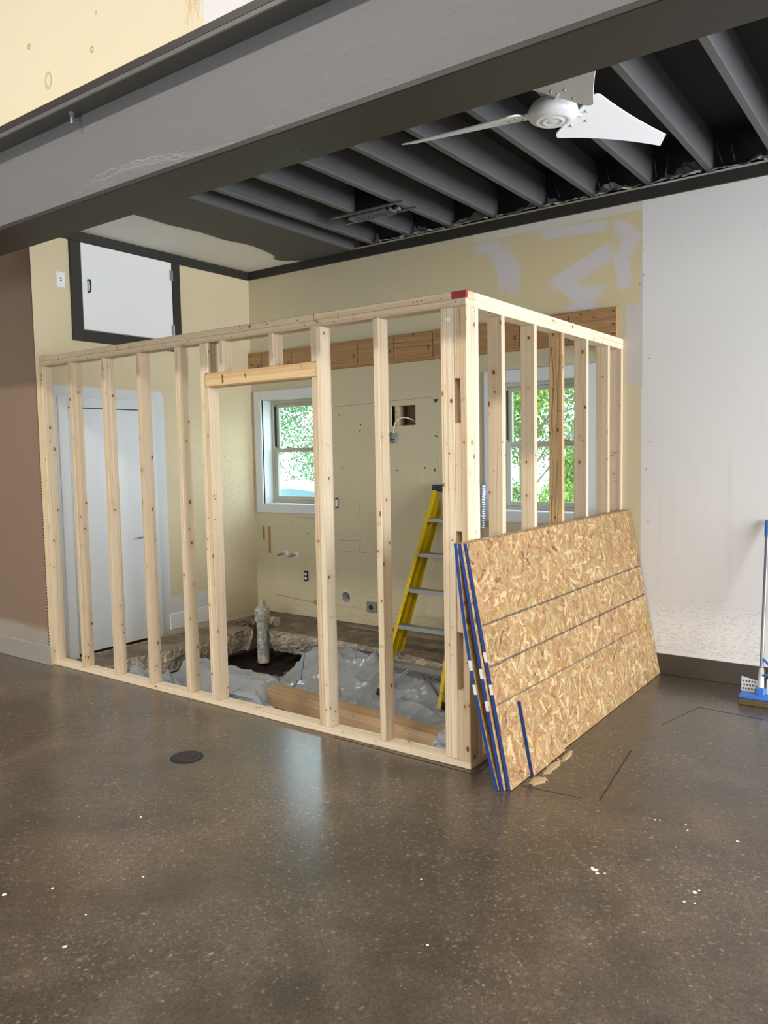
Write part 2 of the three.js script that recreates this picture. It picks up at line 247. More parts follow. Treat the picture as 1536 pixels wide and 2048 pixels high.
  for (let i = 0; i < 110; i++) dot(rr(-3.8, -0.2), rr(0.3, 2.3), rr(0.6, 1.7), rgb(84, 70, 50, 0.55));
  for (const [x, y] of [[0.14, 3.08], [0.145, 2.9], [0.12, 2.84], [0.02, 2.3], [0.19, 2.3], [0.2, 1.7], [0.17, 1.5], [0.19, 1.12], [0.4, 0.86]]) dot(x, y, 1.7, rgb(110, 104, 98));
}, { repeat: false });
const backMat = std({ map: backMap, roughness: 0.75 });
// openings in the back wall: two windows, a box cut in the board, a round vent hole
const WIN = [[-3.715, -2.92, 1.165, 2.21], [-1.062, -0.285, 1.165, 2.21]];
const rectPath = (x0, x1, y0, y1) => new THREE.Path([[x0, y0], [x0, y1], [x1, y1], [x1, y0]].map((p) => new THREE.Vector2(...p)));
{
  const board = (x0, x1, y0, y1, holes, depth, z) => { const s = new THREE.Shape([[x0, y0], [x1, y0], [x1, y1], [x0, y1]].map((p) => new THREE.Vector2(...p))); holes.forEach((q) => s.holes.push(q)); return new THREE.ExtrudeGeometry(s, { depth, bevelEnabled: false, curveSegments: 24 }).translate(0, 0, z - depth); };
  const g = structGroup('wall_back', 'cream and white painted plaster wall with two windows', 'wall');
  const round = new THREE.Path(); round.absarc(-2.668, 0.29, 0.056, 0, Math.PI * 2, true);
  const face = board(-L, 7.6, 0.05, 3.52, [...WIN.map((w) => rectPath(...w)), rectPath(-2.105, -1.842, 1.895, 2.072), round], 0.016, -D);
  add('plaster_board', planarUV(face, (x) => (x - BX0) / BW, (x, y) => y / BH), backMat, g);
  add('sheathing', board(-L - 0.3, 7.8, -0.5, 3.9, WIN.map((w) => rectPath(...w)), 0.03, -D - 0.17), std({ color: 0x8d7a5e, roughness: 0.9 }), g);
  add('footing', bx(-L - 0.1, 7.6, -0.5, 0.05, -D - 0.12, -D - 0.012, 0), rawConcrete, g);
  // what shows inside the cut box: the wall stud, the batt and the cable
  add('stud', bx(-2.075, -2.037, 1.7, 2.3, -D - 0.11, -D - 0.018), pineMats[1], g);
  add('stud', bx(-1.885, -1.8, 1.7, 2.3, -D - 0.15, -D - 0.06), std({ color: 0x54483a, roughness: 0.9 }), g);
}
const wallLeftMap = canvasTex(1536, 2048, (c, w, h) => { // z runs from +0.03 to -2.31, y from 0 to 3.5
  const Z = (z) => (0.04 - z) / 2.36 * w, Y = (y) => (1 - y / 3.5) * h, m = h / 3.5;
  c.fillStyle = rgb(213, 197, 163); c.fillRect(0, 0, w, h);
  for (let i = 0; i < 22; i++) { c.fillStyle = rgb(216, 218, 220, 0.3); const e = rr(0, 0.03); c.beginPath(); c.roundRect(Z(-0.07 + e), Y(2.25 - e), Z(-1.165 - e) - Z(-0.07 + e), Y(0.05) - Y(2.25 - e), 24); c.fill(); }
  for (let i = 0; i < 20; i++) { c.fillStyle = rgb(214, 214, 212, 0.25); c.fillRect(Z(-1.14), Y(0.34 + rr(-0.03, 0.03)), Z(-1.62 + rr(-0.03, 0.03)) - Z(-1.14), Y(0.05) - Y(0.34)); }
  for (let i = 0; i < 11000; i++) { c.fillStyle = rnd() < 0.5 ? rgb(255, 252, 240, 0.035) : rgb(90, 80, 60, 0.03); c.fillRect(rr(0, w), rr(0, h), rr(1, 4), rr(1, 6)); }
  for (let i = 0; i < 900; i++) { const z = -1.6 - rnd() * 0.68 + rr(-0.1, 0.1), y = 0.6 + (rnd() + rnd()) * 0.75; c.fillStyle = rgb(92, 84, 66, rr(0.3, 0.75)); c.beginPath(); c.ellipse(Z(z), Y(y), rr(0.8, 2.3), rr(0.8, 2.6), 0, 0, 7); c.fill(); } // dark specks of mould
  for (let i = 0; i < 420; i++) { c.fillStyle = rgb(96, 86, 70, rr(0.2, 0.6)); c.beginPath(); c.arc(Z(rr(-2.28, -0.1)), Y(rr(0.1, 2.1)), rr(0.6, 1.9), 0, 7); c.fill(); }
  for (let i = 0; i < 2400; i++) { const y = 0.05 + Math.pow(rnd(), 2) * 0.5; c.fillStyle = rgb(116, 98, 68, rr(0.05, 0.2)); c.fillRect(Z(rr(-2.3, -1.66)), Y(y), rr(1, 8), rr(1, 3)); }
  for (const [z, y] of [[-1.85, 3.2], [-1.86, 3.13], [-1.87, 3.1], [-1.86, 2.95], [-1.8, 2.92]]) { c.fillStyle = rgb(80, 66, 46); c.beginPath(); c.arc(Z(z), Y(y), 2.2, 0, 7); c.fill(); }
}, { repeat: false });
{
  const g = structGroup('wall_left', 'cream painted plaster wall with white door and high loft hatch', 'wall');
  const s = new THREE.Shape([[-0.03, 0], [D, 0], [D, 3.52], [-0.03, 3.52]].map((p) => new THREE.Vector2(...p))); // (-z, y)
  s.holes.push(rectPath(0.225, 0.985, 0.004, 2.075));
  const face = new THREE.ExtrudeGeometry(s, { depth: 0.016, bevelEnabled: false }).rotateY(Math.PI / 2).translate(-L - 0.016, 0, 0);
  add('plaster_board', planarUV(face, (x, y, z) => (0.04 - z) / 2.36, (x, y) => y / 3.5), std({ map: wallLeftMap, roughness: 0.75 }), g);
  add('wall_core', plain(bx(-L - 0.13, -L - 0.016, 0, 3.52, -0.225, 0.02, 0), bx(-L - 0.13, -L - 0.016, 0, 3.52, -D - 0.17, -0.985, 0), bx(-L - 0.13, -L - 0.016, 2.075, 3.52, -0.985, -0.225, 0), bx(-L - 0.16, -L - 0.12, 0, 3.52, -D - 0.17, 0.02, 0)), wallPlain, g);
  add('footing', bx(-L - 0.13, -L - 0.012, -0.5, 0, -D - 0.1, 0.02, 0), rawConcrete, g);
}
const alcoveMap = canvasTex(512, 2048, (c, w, h) => { // y 0..6.4
  c.fillStyle = rgb(138, 115, 96); c.fillRect(0, 0, w, h); const Y = (y) => (1 - y / 6.4) * h;
  for (let i = 0; i < 30; i++) { c.fillStyle = rgb(160, 153, 143, 0.25); c.fillRect(rr(-20, w), Y(0.3 + rr(-0.04, 0.02)), rr(60, 300), Y(0.1) - Y(0.3)); }
  for (let i = 0; i < 5000; i++) { c.fillStyle = rnd() < 0.5 ? rgb(255, 240, 220, 0.03) : rgb(60, 40, 30, 0.03); c.fillRect(rr(0, w), rr(0, h), rr(1, 5), rr(1, 5)); }
}, { repeat: false });
struct('wall_alcove', planarUV(bx(FX0, -L - 0.001, 0, 6.4, -0.12, 0.03, 0), (x) => (x - FX0) / 3.15, (x, y) => y / 6.4), std({ map: alcoveMap, roughness: 0.75 }), 'pinkish tan painted wall beside the framed bay', 'wall');
const upperMap = canvasTex(2048, 768, (c, w, h) => { // x -3.2..1.6, y 3.54..5.34
  const X = (x) => (x + 3.2) / 4.8 * w, Y = (y) => (1 - (y - 3.54) / 1.8) * h;
  c.fillStyle = rgb(222, 211, 183); c.fillRect(0, 0, w, h);
  c.fillStyle = rgb(222, 220, 224); c.fillRect(X(-0.74), 0, w, h);
  for (let i = 0; i < 26; i++) { c.fillStyle = rgb(222, 220, 224, 0.3); c.fillRect(X(-0.74 - rr(0, 0.05)), rr(0, h), 60, rr(20, 120)); }
  for (let i = 0; i < 5000; i++) { c.fillStyle = rnd() < 0.5 ? rgb(255, 252, 240, 0.05) : rgb(120, 104, 70, 0.04); c.fillRect(rr(0, w), rr(0, h), rr(1, 5), rr(1, 5)); }
  for (const [x, y, r] of [[-2.129, 3.882, 6], [-1.567, 3.695, 6], [-1.521, 3.855, 3]]) { c.fillStyle = rgb(176, 128, 84, 0.9); c.beginPath(); c.ellipse(X(x), Y(y), r, r * 1.2, 0, 0, 7); c.fill(); c.fillStyle = rgb(226, 205, 170); c.beginPath(); c.ellipse(X(x), Y(y), r * 0.45, r * 0.6, 0, 0, 7); c.fill(); }
  for (let k = 0; k < 3; k++) { c.strokeStyle = rgb(190, 158, 108, 0.7); c.lineWidth = rr(1.5, 4); c.beginPath(); c.ellipse(X(-1.96 + rr(-0.01, 0.01)), Y(3.657), 10 + k, 15 + k * 2, 0, 0, 7); c.stroke(); }
  for (let i = 0; i < 60; i++) { c.strokeStyle = rgb(180, 140, 90, rr(0.05, 0.3)); c.lineWidth = rr(1, 3); const x = X(-0.8 + rr(-0.06, 0.06)), y = Y(3.63 + rr(-0.06, 0.08)); c.beginPath(); c.moveTo(x, y); c.lineTo(x + rr(-16, 16), y - rr(10, 40)); c.stroke(); }
}, { repeat: false });
{
  const g = planarUV(bx(FX0, FX1, 3.545, 6.4, 0.86, 0.985, 0), (x) => (x + 3.2) / 4.8, (x, y) => (y - 3.54) / 1.8);
  struct('wall_upper', g, std({ map: upperMap, roughness: 0.75 }), 'cream upper wall with rust stains above the steel beam', 'wall');
}
struct('ceiling', bx(FX0, FX1 + 0.1, 6.4, 6.5, 0.85, FZ1 + 0.1, 0), wallPlain, 'high white ceiling over the hall', 'ceiling');
struct('wall_far_left', bx(FX0 - 0.12, FX0, 0, 6.5, -0.12, FZ1, 0), wallPlain, 'white end wall of the hall', 'wall');
{ // glazed side wall and rear wall of the hall (behind and beside the camera)
  const frameMat = std({ color: 0x3a3a3a, roughness: 0.5 }), pane = new THREE.MeshPhysicalMaterial({ color: 0xf4faf8, transmission: 1, roughness: 0.02, thickness: 0, ior: 1.5 });
  const gz = structGroup('wall_right', 'hall wall with a row of tall shop windows', 'wall'), x = 7.6, zb = -D - 0.17;
  const wp = (y0, y1, z0, z1) => bx(x, x + 0.12, y0, y1, z0, z1, 0);
  add('wall_panel', plain(wp(0, 0.4, zb, FZ1), wp(3.3, 6.5, zb, FZ1), wp(0.4, 3.3, zb, -2.2), wp(0.4, 3.3, 2.4, FZ1)), wallPlain, gz);
  const rowOf = (y0, y1, z0, w, n) => { for (let i = 0; i < n; i++) { const a = z0 + i * w; add('window_frame', plain(bx(x + 0.02, x + 0.08, y0, y1, a, a + 0.05, 0), bx(x + 0.02, x + 0.08, y0, y0 + 0.05, a, a + w, 0), bx(x + 0.02, x + 0.08, y1 - 0.05, y1, a, a + w, 0)), frameMat, gz); add('window_pane', new THREE.PlaneGeometry(w - 0.05, y1 - y0 - 0.1).rotateY(-Math.PI / 2).translate(x + 0.05, (y0 + y1) / 2, a + w / 2 + 0.025), pane, gz); } };
  rowOf(0.4, 3.3, -2.2, 1.15, 4);
  const gr = structGroup('wall_rear', 'hall wall with a pair of shop front windows', 'wall'), z = FZ1;
  add('wall_panel', plain(bx(FX0, FX1, 0, 0.8, z, z + 0.12, 0), bx(FX0, FX1, 3.4, 6.5, z, z + 0.12, 0), bx(FX0, -3.3, 0.8, 3.4, z, z + 0.12, 0), bx(0.1, FX1, 0.8, 3.4, z, z + 0.12, 0)), wallPlain, gr);
  for (let i = 0; i < 2; i++) { const x0 = -3.3 + i * 1.7; add('window_frame', plain(bx(x0, x0 + 0.06, 0.8, 3.4, z + 0.02, z + 0.08, 0), bx(x0, x0 + 1.7, 0.8, 0.86, z + 0.02, z + 0.08, 0), bx(x0, x0 + 1.7, 3.34, 3.4, z + 0.02, z + 0.08, 0)), frameMat, gr); add('window_pane', new THREE.PlaneGeometry(1.64, 2.48).rotateY(Math.PI).translate(x0 + 0.88, 2.1, z + 0.05), pane, gr); }
}
// high-bay lamps of the hall, in one row above and behind the camera
{
  const glow = new THREE.MeshStandardMaterial({ color: 0xffffff, emissive: 0xfff6ea, emissiveIntensity: 6, roughness: 0.4 }), body = std({ color: 0xd8d8d8, roughness: 0.4, metalness: 0.3 });
  for (const [x, level] of [[-2.6, 165], [1.2, 105], [4.8, 165]]) {
    const t = thing('ceiling_lamp', 'white rectangular high bay lamp hung from the hall ceiling', 'lamp', 'high bay lamps over the hall', [x, 5.75, 4.6]);
    add('housing', cbox(1.2, 0.07, 0.34, 0, 0.045, 0, 0.01), body, t); add('diffuser', cbox(1.14, 0.012, 0.28, 0, 0.004, 0, 0.003), glow, t);
    for (const hx of [-0.5, 0.5]) add('hanger', rod([hx, 0.08, 0], [hx, 0.65, 0], 0.004, 0.004, 8), steel, t);
    const l = new THREE.RectAreaLight(0xfff6ea, level, 1.14, 0.28); l.position.set(0, -0.006, 0); l.rotation.x = -Math.PI / 2; t.add(l);
  }
}

// ---------- ceiling of the low bay: deck, joists, painted panel ----------
{
  const g = structGroup('ceiling', 'dark painted joist ceiling over the bay', 'ceiling');
  add('deck', bx(-L - 0.13, FX1, 3.76, 3.84, -D - 0.17, 0.98, 0), std({ color: 0x191919, roughness: 0.85 }), g);
  for (let i = -1; i < 11; i++) {
    const x = 0.6 + (3 - i) * 0.4064 - 0.02;
    if (x < -2.45) continue;
    add('joist', plain(bx(x + 0.008, x + 0.037, 3.53, 3.76, -D + 0.02, 0.86, 0.002), bx(x, x + 0.045, 3.508, 3.532, -D + 0.02, 0.95, 0.003)), joistMat, g);
  }
  add('edge_board', bx(-2.515, -2.481, 3.5, 3.76, -D, 0.9, 0.002), joistMat, g);
  add('blocking', bx(-2.5, FX1, 3.52, 3.76, -D - 0.14, -D - 0.1, 0), std({ color: 0x242424, roughness: 0.9 }), g);
  // plaster panel beside the left wall, partly covered by a thin grey sheet with a wavy hand-cut edge
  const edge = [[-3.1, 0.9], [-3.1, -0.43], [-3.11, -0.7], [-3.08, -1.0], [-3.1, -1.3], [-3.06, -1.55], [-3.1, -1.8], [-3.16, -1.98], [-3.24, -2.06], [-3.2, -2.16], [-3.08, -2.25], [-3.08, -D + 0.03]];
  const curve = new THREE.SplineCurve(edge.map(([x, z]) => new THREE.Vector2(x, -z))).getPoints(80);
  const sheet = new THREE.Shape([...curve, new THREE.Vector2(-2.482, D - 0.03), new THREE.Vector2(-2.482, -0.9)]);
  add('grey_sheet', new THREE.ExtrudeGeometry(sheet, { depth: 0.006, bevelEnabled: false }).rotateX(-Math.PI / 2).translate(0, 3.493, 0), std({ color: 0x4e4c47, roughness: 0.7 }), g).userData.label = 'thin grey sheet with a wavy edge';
add('plaster_panel', bx(-L, -2.515, 3.5, 3.56, -D, 0.95, 0), std({ color: 0xe2e0d9, roughness: 0.7 }), g);
}
// crumpled insulation and wires at the joist ends
{
  const ins = std({ color: 0xb9bcc0, roughness: 0.5 });
  for (let i = 0; i < 10; i++) {
    const x0 = 0.6 + (2 - i) * 0.4064 + 0.03, x1 = x0 + 0.33; if (x0 < -2.4) continue;
    const g = field(0, 1, 0, 1, 26, 14, (u, v) => { const n = fbm(u * 5 + i * 9, v * 4 + i, 3), r = Math.abs(fbm(u * 9 + i * 5, v * 6, 2) - 0.5) * 2; return [x0 + (x1 - x0) * u, 3.5 + (0.03 + 0.15 * n * n * (0.5 + 0.5 * Math.sin(u * 4 + i * 1.7))) * v, -D + 0.012 + 0.11 * (1 - v) * (0.4 + n) * (1 - 0.6 * r)]; });
    tag(add('insulation_batt', g, new THREE.MeshStandardMaterial({ color: 0x8a8d90, roughness: 0.5, side: THREE.DoubleSide }), scene), 'crumpled grey insulation stuffed between joist ends over the back wall', 'insulation', 'insulation between the joist ends');
    if (i < 6) for (let k = 0; k < 2; k++) { const x = x0 + 0.03 + 0.1 * k + rr(0, 0.03); tag(add('hanging_wire', tube([[x, 3.75, -D + 0.2], [x + rr(-0.01, 0.01), 3.62, -D + 0.19], [x + rr(-0.02, 0.04), 3.505, -D + rr(0.15, 0.18)]], 0.0035, 14, 6), black), 'thin black wire hanging between joist ends over the back wall', 'wire', 'black wires between the joist ends'); }
  }
}
// dark trim boards
struct('trim_1', bx(-L, 7.6, 3.42, 3.5, -D, -D + 0.022, 0.003), darkPaint, 'dark brown trim board along the top of the back wall', 'trim');
struct('trim_2', bx(-L, -L + 0.022, 3.42, 3.5, -D + 0.022, 0.03, 0.003), darkPaint, 'dark brown trim board above the loft hatch wall', 'trim');
struct('baseboard_back', bx(0.0, 7.6, 0.0, 0.15, -D, -D + 0.014, 0.003), std({ color: 0x453e35, roughness: 0.4 }), 'dark brown rubber baseboard under the white wall', 'baseboard');
struct('baseboard_left', plain(bx(-L, -L + 0.014, 0.055, 0.2, -1.75, -1.165, 0.003)), whitePaint, 'white painted baseboard piece beside the white door', 'baseboard');
struct('baseboard_alcove', plain(bx(FX0, -L + 0.012, 0.0, 0.16, 0.03, 0.044, 0.004)), std({ color: 0x9b9792, roughness: 0.6 }), 'pale grey baseboard under the pinkish tan wall', 'baseboard');

// ---------- windows ----------
const glassMat = new THREE.MeshPhysicalMaterial({ color: 0xdcf4f6, transmission: 1, roughness: 0.03, thickness: 0, ior: 1.5 });
const vinyl = std({ color: 0xb9b4a6, roughness: 0.5 });
WIN.forEach(([x0, x1, y0, y1], n) => {
  const g = structGroup('window_' + (n + 1), n ? 'double hung window with white casing behind the short stud wall' : 'double hung window with white casing beside the door opening of the frame', 'window');
  const z = -D, c = 0.092, t = 0.018;
  add('casing', bx(x0 - c, x0 - 0.005, y0 - c, y1 + c, z, z + t, 0.003), whiteTrim, g); add('casing', bx(x1 + 0.005, x1 + c, y0 - c, y1 + c, z, z + t, 0.003), whiteTrim, g);
  add('casing', bx(x0 - 0.005, x1 + 0.005, y1 + 0.005, y1 + c, z, z + t, 0.003), whiteTrim, g); add('casing', bx(x0 - 0.005, x1 + 0.005, y0 - c, y0 - 0.005, z, z + t, 0.003), whiteTrim, g);
  const zb = z - 0.215; // jamb boards line the opening
  add('jamb', bx(x0 - 0.018, x0, y0 - 0.018, y1 + 0.018, zb, z + 0.012, 0.002), whiteTrim, g); add('jamb', bx(x1, x1 + 0.018, y0 - 0.018, y1 + 0.018, zb, z + 0.012, 0.002), whiteTrim, g);
  add('jamb', bx(x0, x1, y1, y1 + 0.018, zb, z + 0.012, 0.002), whiteTrim, g); add('sill', bx(x0, x1, y0 - 0.018, y0, zb, z + 0.014, 0.003), whiteTrim, g);
  const f = 0.028, za = z - 0.14, ym = 1.703, fr = (a0, a1, b0, b1, w, d0, d1) => plain(bx(a0, a0 + w, b0, b1, d0, d1, 0.003), bx(a1 - w, a1, b0, b1, d0, d1, 0.003), bx(a0 + w, a1 - w, b1 - w, b1, d0, d1, 0.003), bx(a0 + w, a1 - w, b0, b0 + w, d0, d1, 0.003));
  add('frame', fr(x0, x1, y0, y1, f, za - 0.07, za + 0.005), vinyl, g);
  const up = add('upper_sash', fr(x0 + f, x1 - f, ym - 0.02, y1 - f, 0.04, za - 0.065, za - 0.035), vinyl, g); add('pane', new THREE.PlaneGeometry(x1 - x0 - 2 * f - 0.08, y1 - f - ym - 0.06).translate((x0 + x1) / 2, (ym + 0.02 + y1 - f - 0.04) / 2, za - 0.05), glassMat, up);
  const lo = add('lower_sash', fr(x0 + f, x1 - f, y0 + f, ym + 0.022, 0.042, za - 0.03, za), vinyl, g); add('pane', new THREE.PlaneGeometry(x1 - x0 - 2 * f - 0.084, ym - 0.02 - y0 - f - 0.042).translate((x0 + x1) / 2, (y0 + f + 0.042 + ym - 0.02) / 2, za - 0.015), glassMat, lo);
  for (const k of [0.28, 0.72]) add('sash_lock', cbox(0.06, 0.016, 0.024, x0 + (x1 - x0) * k, ym + 0.03, za - 0.016, 0.004), vinyl, g);
  add('jamb_track', bx(x0 + f, x0 + f + 0.006, ym + 0.04, y1 - f - 0.03, za - 0.03, za - 0.008, 0), black, g);
});

// ---------- door and loft hatch on the left wall ----------
{
  const g = structGroup('door_1', 'flush white door with white casing behind the stud wall', 'door'), x = -L;
  add('door_slab', bx(x - 0.04, x - 0.002, 0.03, 2.068, -0.98, -0.23, 0.003), std({ color: 0xe2e6ea, roughness: 0.45 }), g);
  add('casing', bx(x, x + 0.016, 0.0, 2.16, -0.222, -0.135, 0.003), whiteTrim, g); add('casing', bx(x, x + 0.016, 0.02, 2.16, -1.078, -0.99, 0.003), whiteTrim, g); add('casing', bx(x, x + 0.016, 2.075, 2.16, -0.99, -0.222, 0.003), whiteTrim, g);
  const k = add('door_lever', plain(rod([x, 0.95, -0.915], [x + 0.05, 0.95, -0.915], 0.01), rod([x + 0.045, 0.95, -0.92], [x + 0.05, 0.948, -0.82], 0.008)), steel, g); k.userData.label = 'brushed steel lever';
}
{
  const g = thing('loft_hatch', 'white loft hatch door in a dark brown frame high on the cream wall', 'hatch'), x = -L;
  add('frame', bx(x, x + 0.024, 2.618, 3.42, -0.394, -0.3, 0.003), darkPaint, g); add('frame', bx(x, x + 0.024, 2.618, 3.42, -1.412, -1.326, 0.003), darkPaint, g); add('frame', bx(x, x + 0.024, 2.618, 2.71, -1.326, -0.394, 0.003), darkPaint, g);
  const d = add('door', bx(x + 0.002, x + 0.02, 2.716, 3.416, -1.32, -0.4, 0.003), whitePaint, g);
  add('handle', tube([[x + 0.02, 3.118, -0.452], [x + 0.05, 3.118, -0.452], [x + 0.05, 3.024, -0.452], [x + 0.02, 3.024, -0.452]], 0.006, 24, 8), black, d);
  for (const y of [3.3, 2.81]) add('hinge', plain(bx(x + 0.02, x + 0.026, y - 0.045, y + 0.045, -1.322, -1.296, 0.001), rod([x + 0.027, y - 0.045, -1.322], [x + 0.027, y + 0.045, -1.322], 0.006)), steel, d);
}
{
  const g = thing('switch_plate', 'white switch plate on the cream wall beside the loft hatch', 'switch'), x = -L;
  add('plate', bx(x, x + 0.006, 3.03, 3.15, -0.256, -0.18, 0.002), whitePaint, g); for (const y of [3.1, 3.078]) add('toggle', bx(x + 0.006, x + 0.012, y - 0.006, y + 0.006, -0.223, -0.213, 0.001), black, g);
}

// ---------- stud walls ----------
const stamp = std({ color: 0x4a3b2c, roughness: 0.9 });
{
  const g = thing('stud_wall', 'long pine stud wall with a door opening, joined to a shorter one', 'stud wall');
  const st = (x, y0 = S, y1 = H - 2 * S) => add('stud', bx(x, x + S, y0, y1, -W, 0, 0.003), pineMat(), g);
  add('bottom_plate', bx(-L, 0, 0, S, -W, 0, 0.003), pineMats[2], g);
  add('top_plate', bx(-L, 0, H - 2 * S, H - S, -W, 0, 0.003), pineMats[3], g);
  const cap = add('cap_plate', bx(-1.0, 0, H - S, H, -W, 0, 0.003), pineMats[1], g); add('cap_plate', bx(-L, -1.003, H - S, H, -W, 0, 0.003), pineMats[3], g);
  const red = add('red_paint', bx(-0.084, 0.0006, H - S + 0.001, H - 0.001, -0.02, 0.0012, 0.002), std({ color: 0x9a2f38, roughness: 0.7 }), cap); red.userData.label = 'red painted lumber end';
  for (const x of [-L, -3.462, -3.048, -2.637, -2.228, -1.9786, -0.99, -0.581]) st(x);
  // jack studs, header and cripples of the door opening
  const hb = 2.0957, ht = 2.1852;
  add('jack_stud', bx(-1.9406, -1.9026, S, hb, -W, 0, 0.003), pineMat(), g); add('jack_stud', bx(-1.029, -0.991, S, hb, -W, 0, 0.003), pineMat(), g);
  const hd = add('header', bx(-1.9406, -0.991, hb, ht, -W, 0.0, 0.008), std({ map: pine([220, 186, 138], { knots: 10 }), roughness: 0.75 }), g);
  add('cripple_stud', bx(-1.9406, -1.9026, ht, H - 2 * S, -W, 0, 0.003), pineMat(), g); add('cripple_stud', bx(-1.80, -1.762, ht, H - 2 * S, -W, 0, 0.003), pineMat(), g); add('cripple_stud', bx(-1.362, -1.324, ht, H - 2 * S, -W, 0, 0.003), pineMat(), g); add('cripple_stud', bx(-1.029, -0.991, ht, H - 2 * S, -W, 0, 0.003), pineMat(), g);
  // lumber grade stamps, printed sideways on the header
  const stampTex = (draw) => canvasTex(128, 256, (c, w, h) => { c.clearRect(0, 0, w, h); c.fillStyle = rgb(58, 42, 28, 0.92); draw(c, w, h); }, { repeat: false });
  const printed = (tex) => new THREE.MeshStandardMaterial({ map: tex, transparent: true, roughness: 0.9, polygonOffset: true, polygonOffsetFactor: -2 });
  add('grade_stamp', new THREE.PlaneGeometry(0.03, 0.062).translate(-1.57, 2.142, 0.0012), printed(stampTex((c) => { c.save(); c.translate(80, 12); c.rotate(Math.PI / 2); c.font = 'bold 84px sans-serif'; c.fillText('SPF', 30, 24, 180); c.restore(); })), hd);
  add('grade_stamp', new THREE.PlaneGeometry(0.022, 0.062).translate(-1.767, 2.139, 0.0012), printed(stampTex((c) => { for (let i = 0; i < 16; i++) { c.fillRect(10, 14 + i * 14, 100, 8); c.clearRect(56 + (i % 3) * 8, 14 + i * 14, 6, 8); } })), hd);
  // corner post: two full studs, spacer blocks, one full stud
  st(-0.152); st(-0.114); st(-0.038);
  for (const [a, b] of [[2.022, H - 2 * S], [1.244, 1.798], [0.717, 1.109], [S, 0.411]]) add('spacer_block', bx(-0.0755, -0.0385, a, b, -W + 0.004, -0.004, 0.003), pineMat(), g);
  // nails and a white washer on the corner post
  const nails = []; for (let i = 0; i < 44; i++) nails.push(new THREE.CylinderGeometry(0.0036, 0.0036, 0.001, 8).rotateX(Math.PI / 2).translate(rr(-3.8, -0.05), rnd() < 0.5 ? H - rr(0.02, 0.03) : H - S - rr(0.008, 0.03), 0.0006));
  const nm = add('nail_heads', plain(...nails), std({ color: 0x241d17, roughness: 0.6 }), g); nm.userData.kind = 'stuff';
  add('washer', new THREE.CylinderGeometry(0.013, 0.013, 0.003, 20).rotateX(Math.PI / 2).translate(-0.105, 2.32, 0.0016), whitePaint, g);
}
{
  const g = thing('stud_wall', 'short pine stud wall running from the corner post to the back wall', 'stud wall');
  add('bottom_plate', bx(-W, 0, 0, S, -D, -W, 0.003), pineMats[0], g); add('top_plate', bx(-W, 0, H - 2 * S, H - S, -D, -W, 0.003), pineMats[2], g); add('cap_plate', bx(-W, 0, H - S, H, -D, -W - 0.001, 0.003), pineMats[2], g);
  const zs = [W, 0.3824, 0.7869, 1.1877, 1.5925, 1.9963, D - S];
  zs.forEach((z, i) => add('stud', bx(-W, 0, S, H - 2 * S, -z - S, -z, 0.003), i === 3 ? pineStreak : pineMats[[2, 0, 1, 0, 3, 1, 3][i]], g));
}
// ---------- ledger board on the back wall ----------
{
  const g = thing('ledger_board', 'stained wide ledger board screwed across the back wall over the windows', 'board');
  add('board', bx(-L + 0.003, -1.62, 2.446, 2.686, -D + 0.002, -D + S, 0.003), treatedMat, g); add('board', bx(-1.618, -0.036, 2.448, 2.693, -D + 0.002, -D + S, 0.003), treatedMat, g);
  const ink = std({ color: 0x1d1712, roughness: 0.9 });
  const marks = []; for (let i = 0; i < 9; i++) { const x = -3.66 + i * 0.4064; marks.push(cbox(0.004, 0.2, 0.0008, x, 2.568, -D + S + 0.0004, 0)); for (const s of [-1, 1]) marks.push(cbox(0.004, 0.05, 0.0008, 0, 0, 0, 0).rotateZ(s * 0.6).translate(x - 0.045, 2.55, -D + S + 0.0006)); }
  const mk = add('pencil_marks', plain(...marks), ink, g); mk.userData.kind = 'stuff';
  for (const y of [2.66, 2.57, 2.5]) for (const x of [-0.06, -3.8, -2.2]) add('screw', new THREE.CylinderGeometry(0.005, 0.005, 0.004, 8).rotateX(Math.PI / 2).translate(x, y, -D + S + 0.002), ink, g);
}

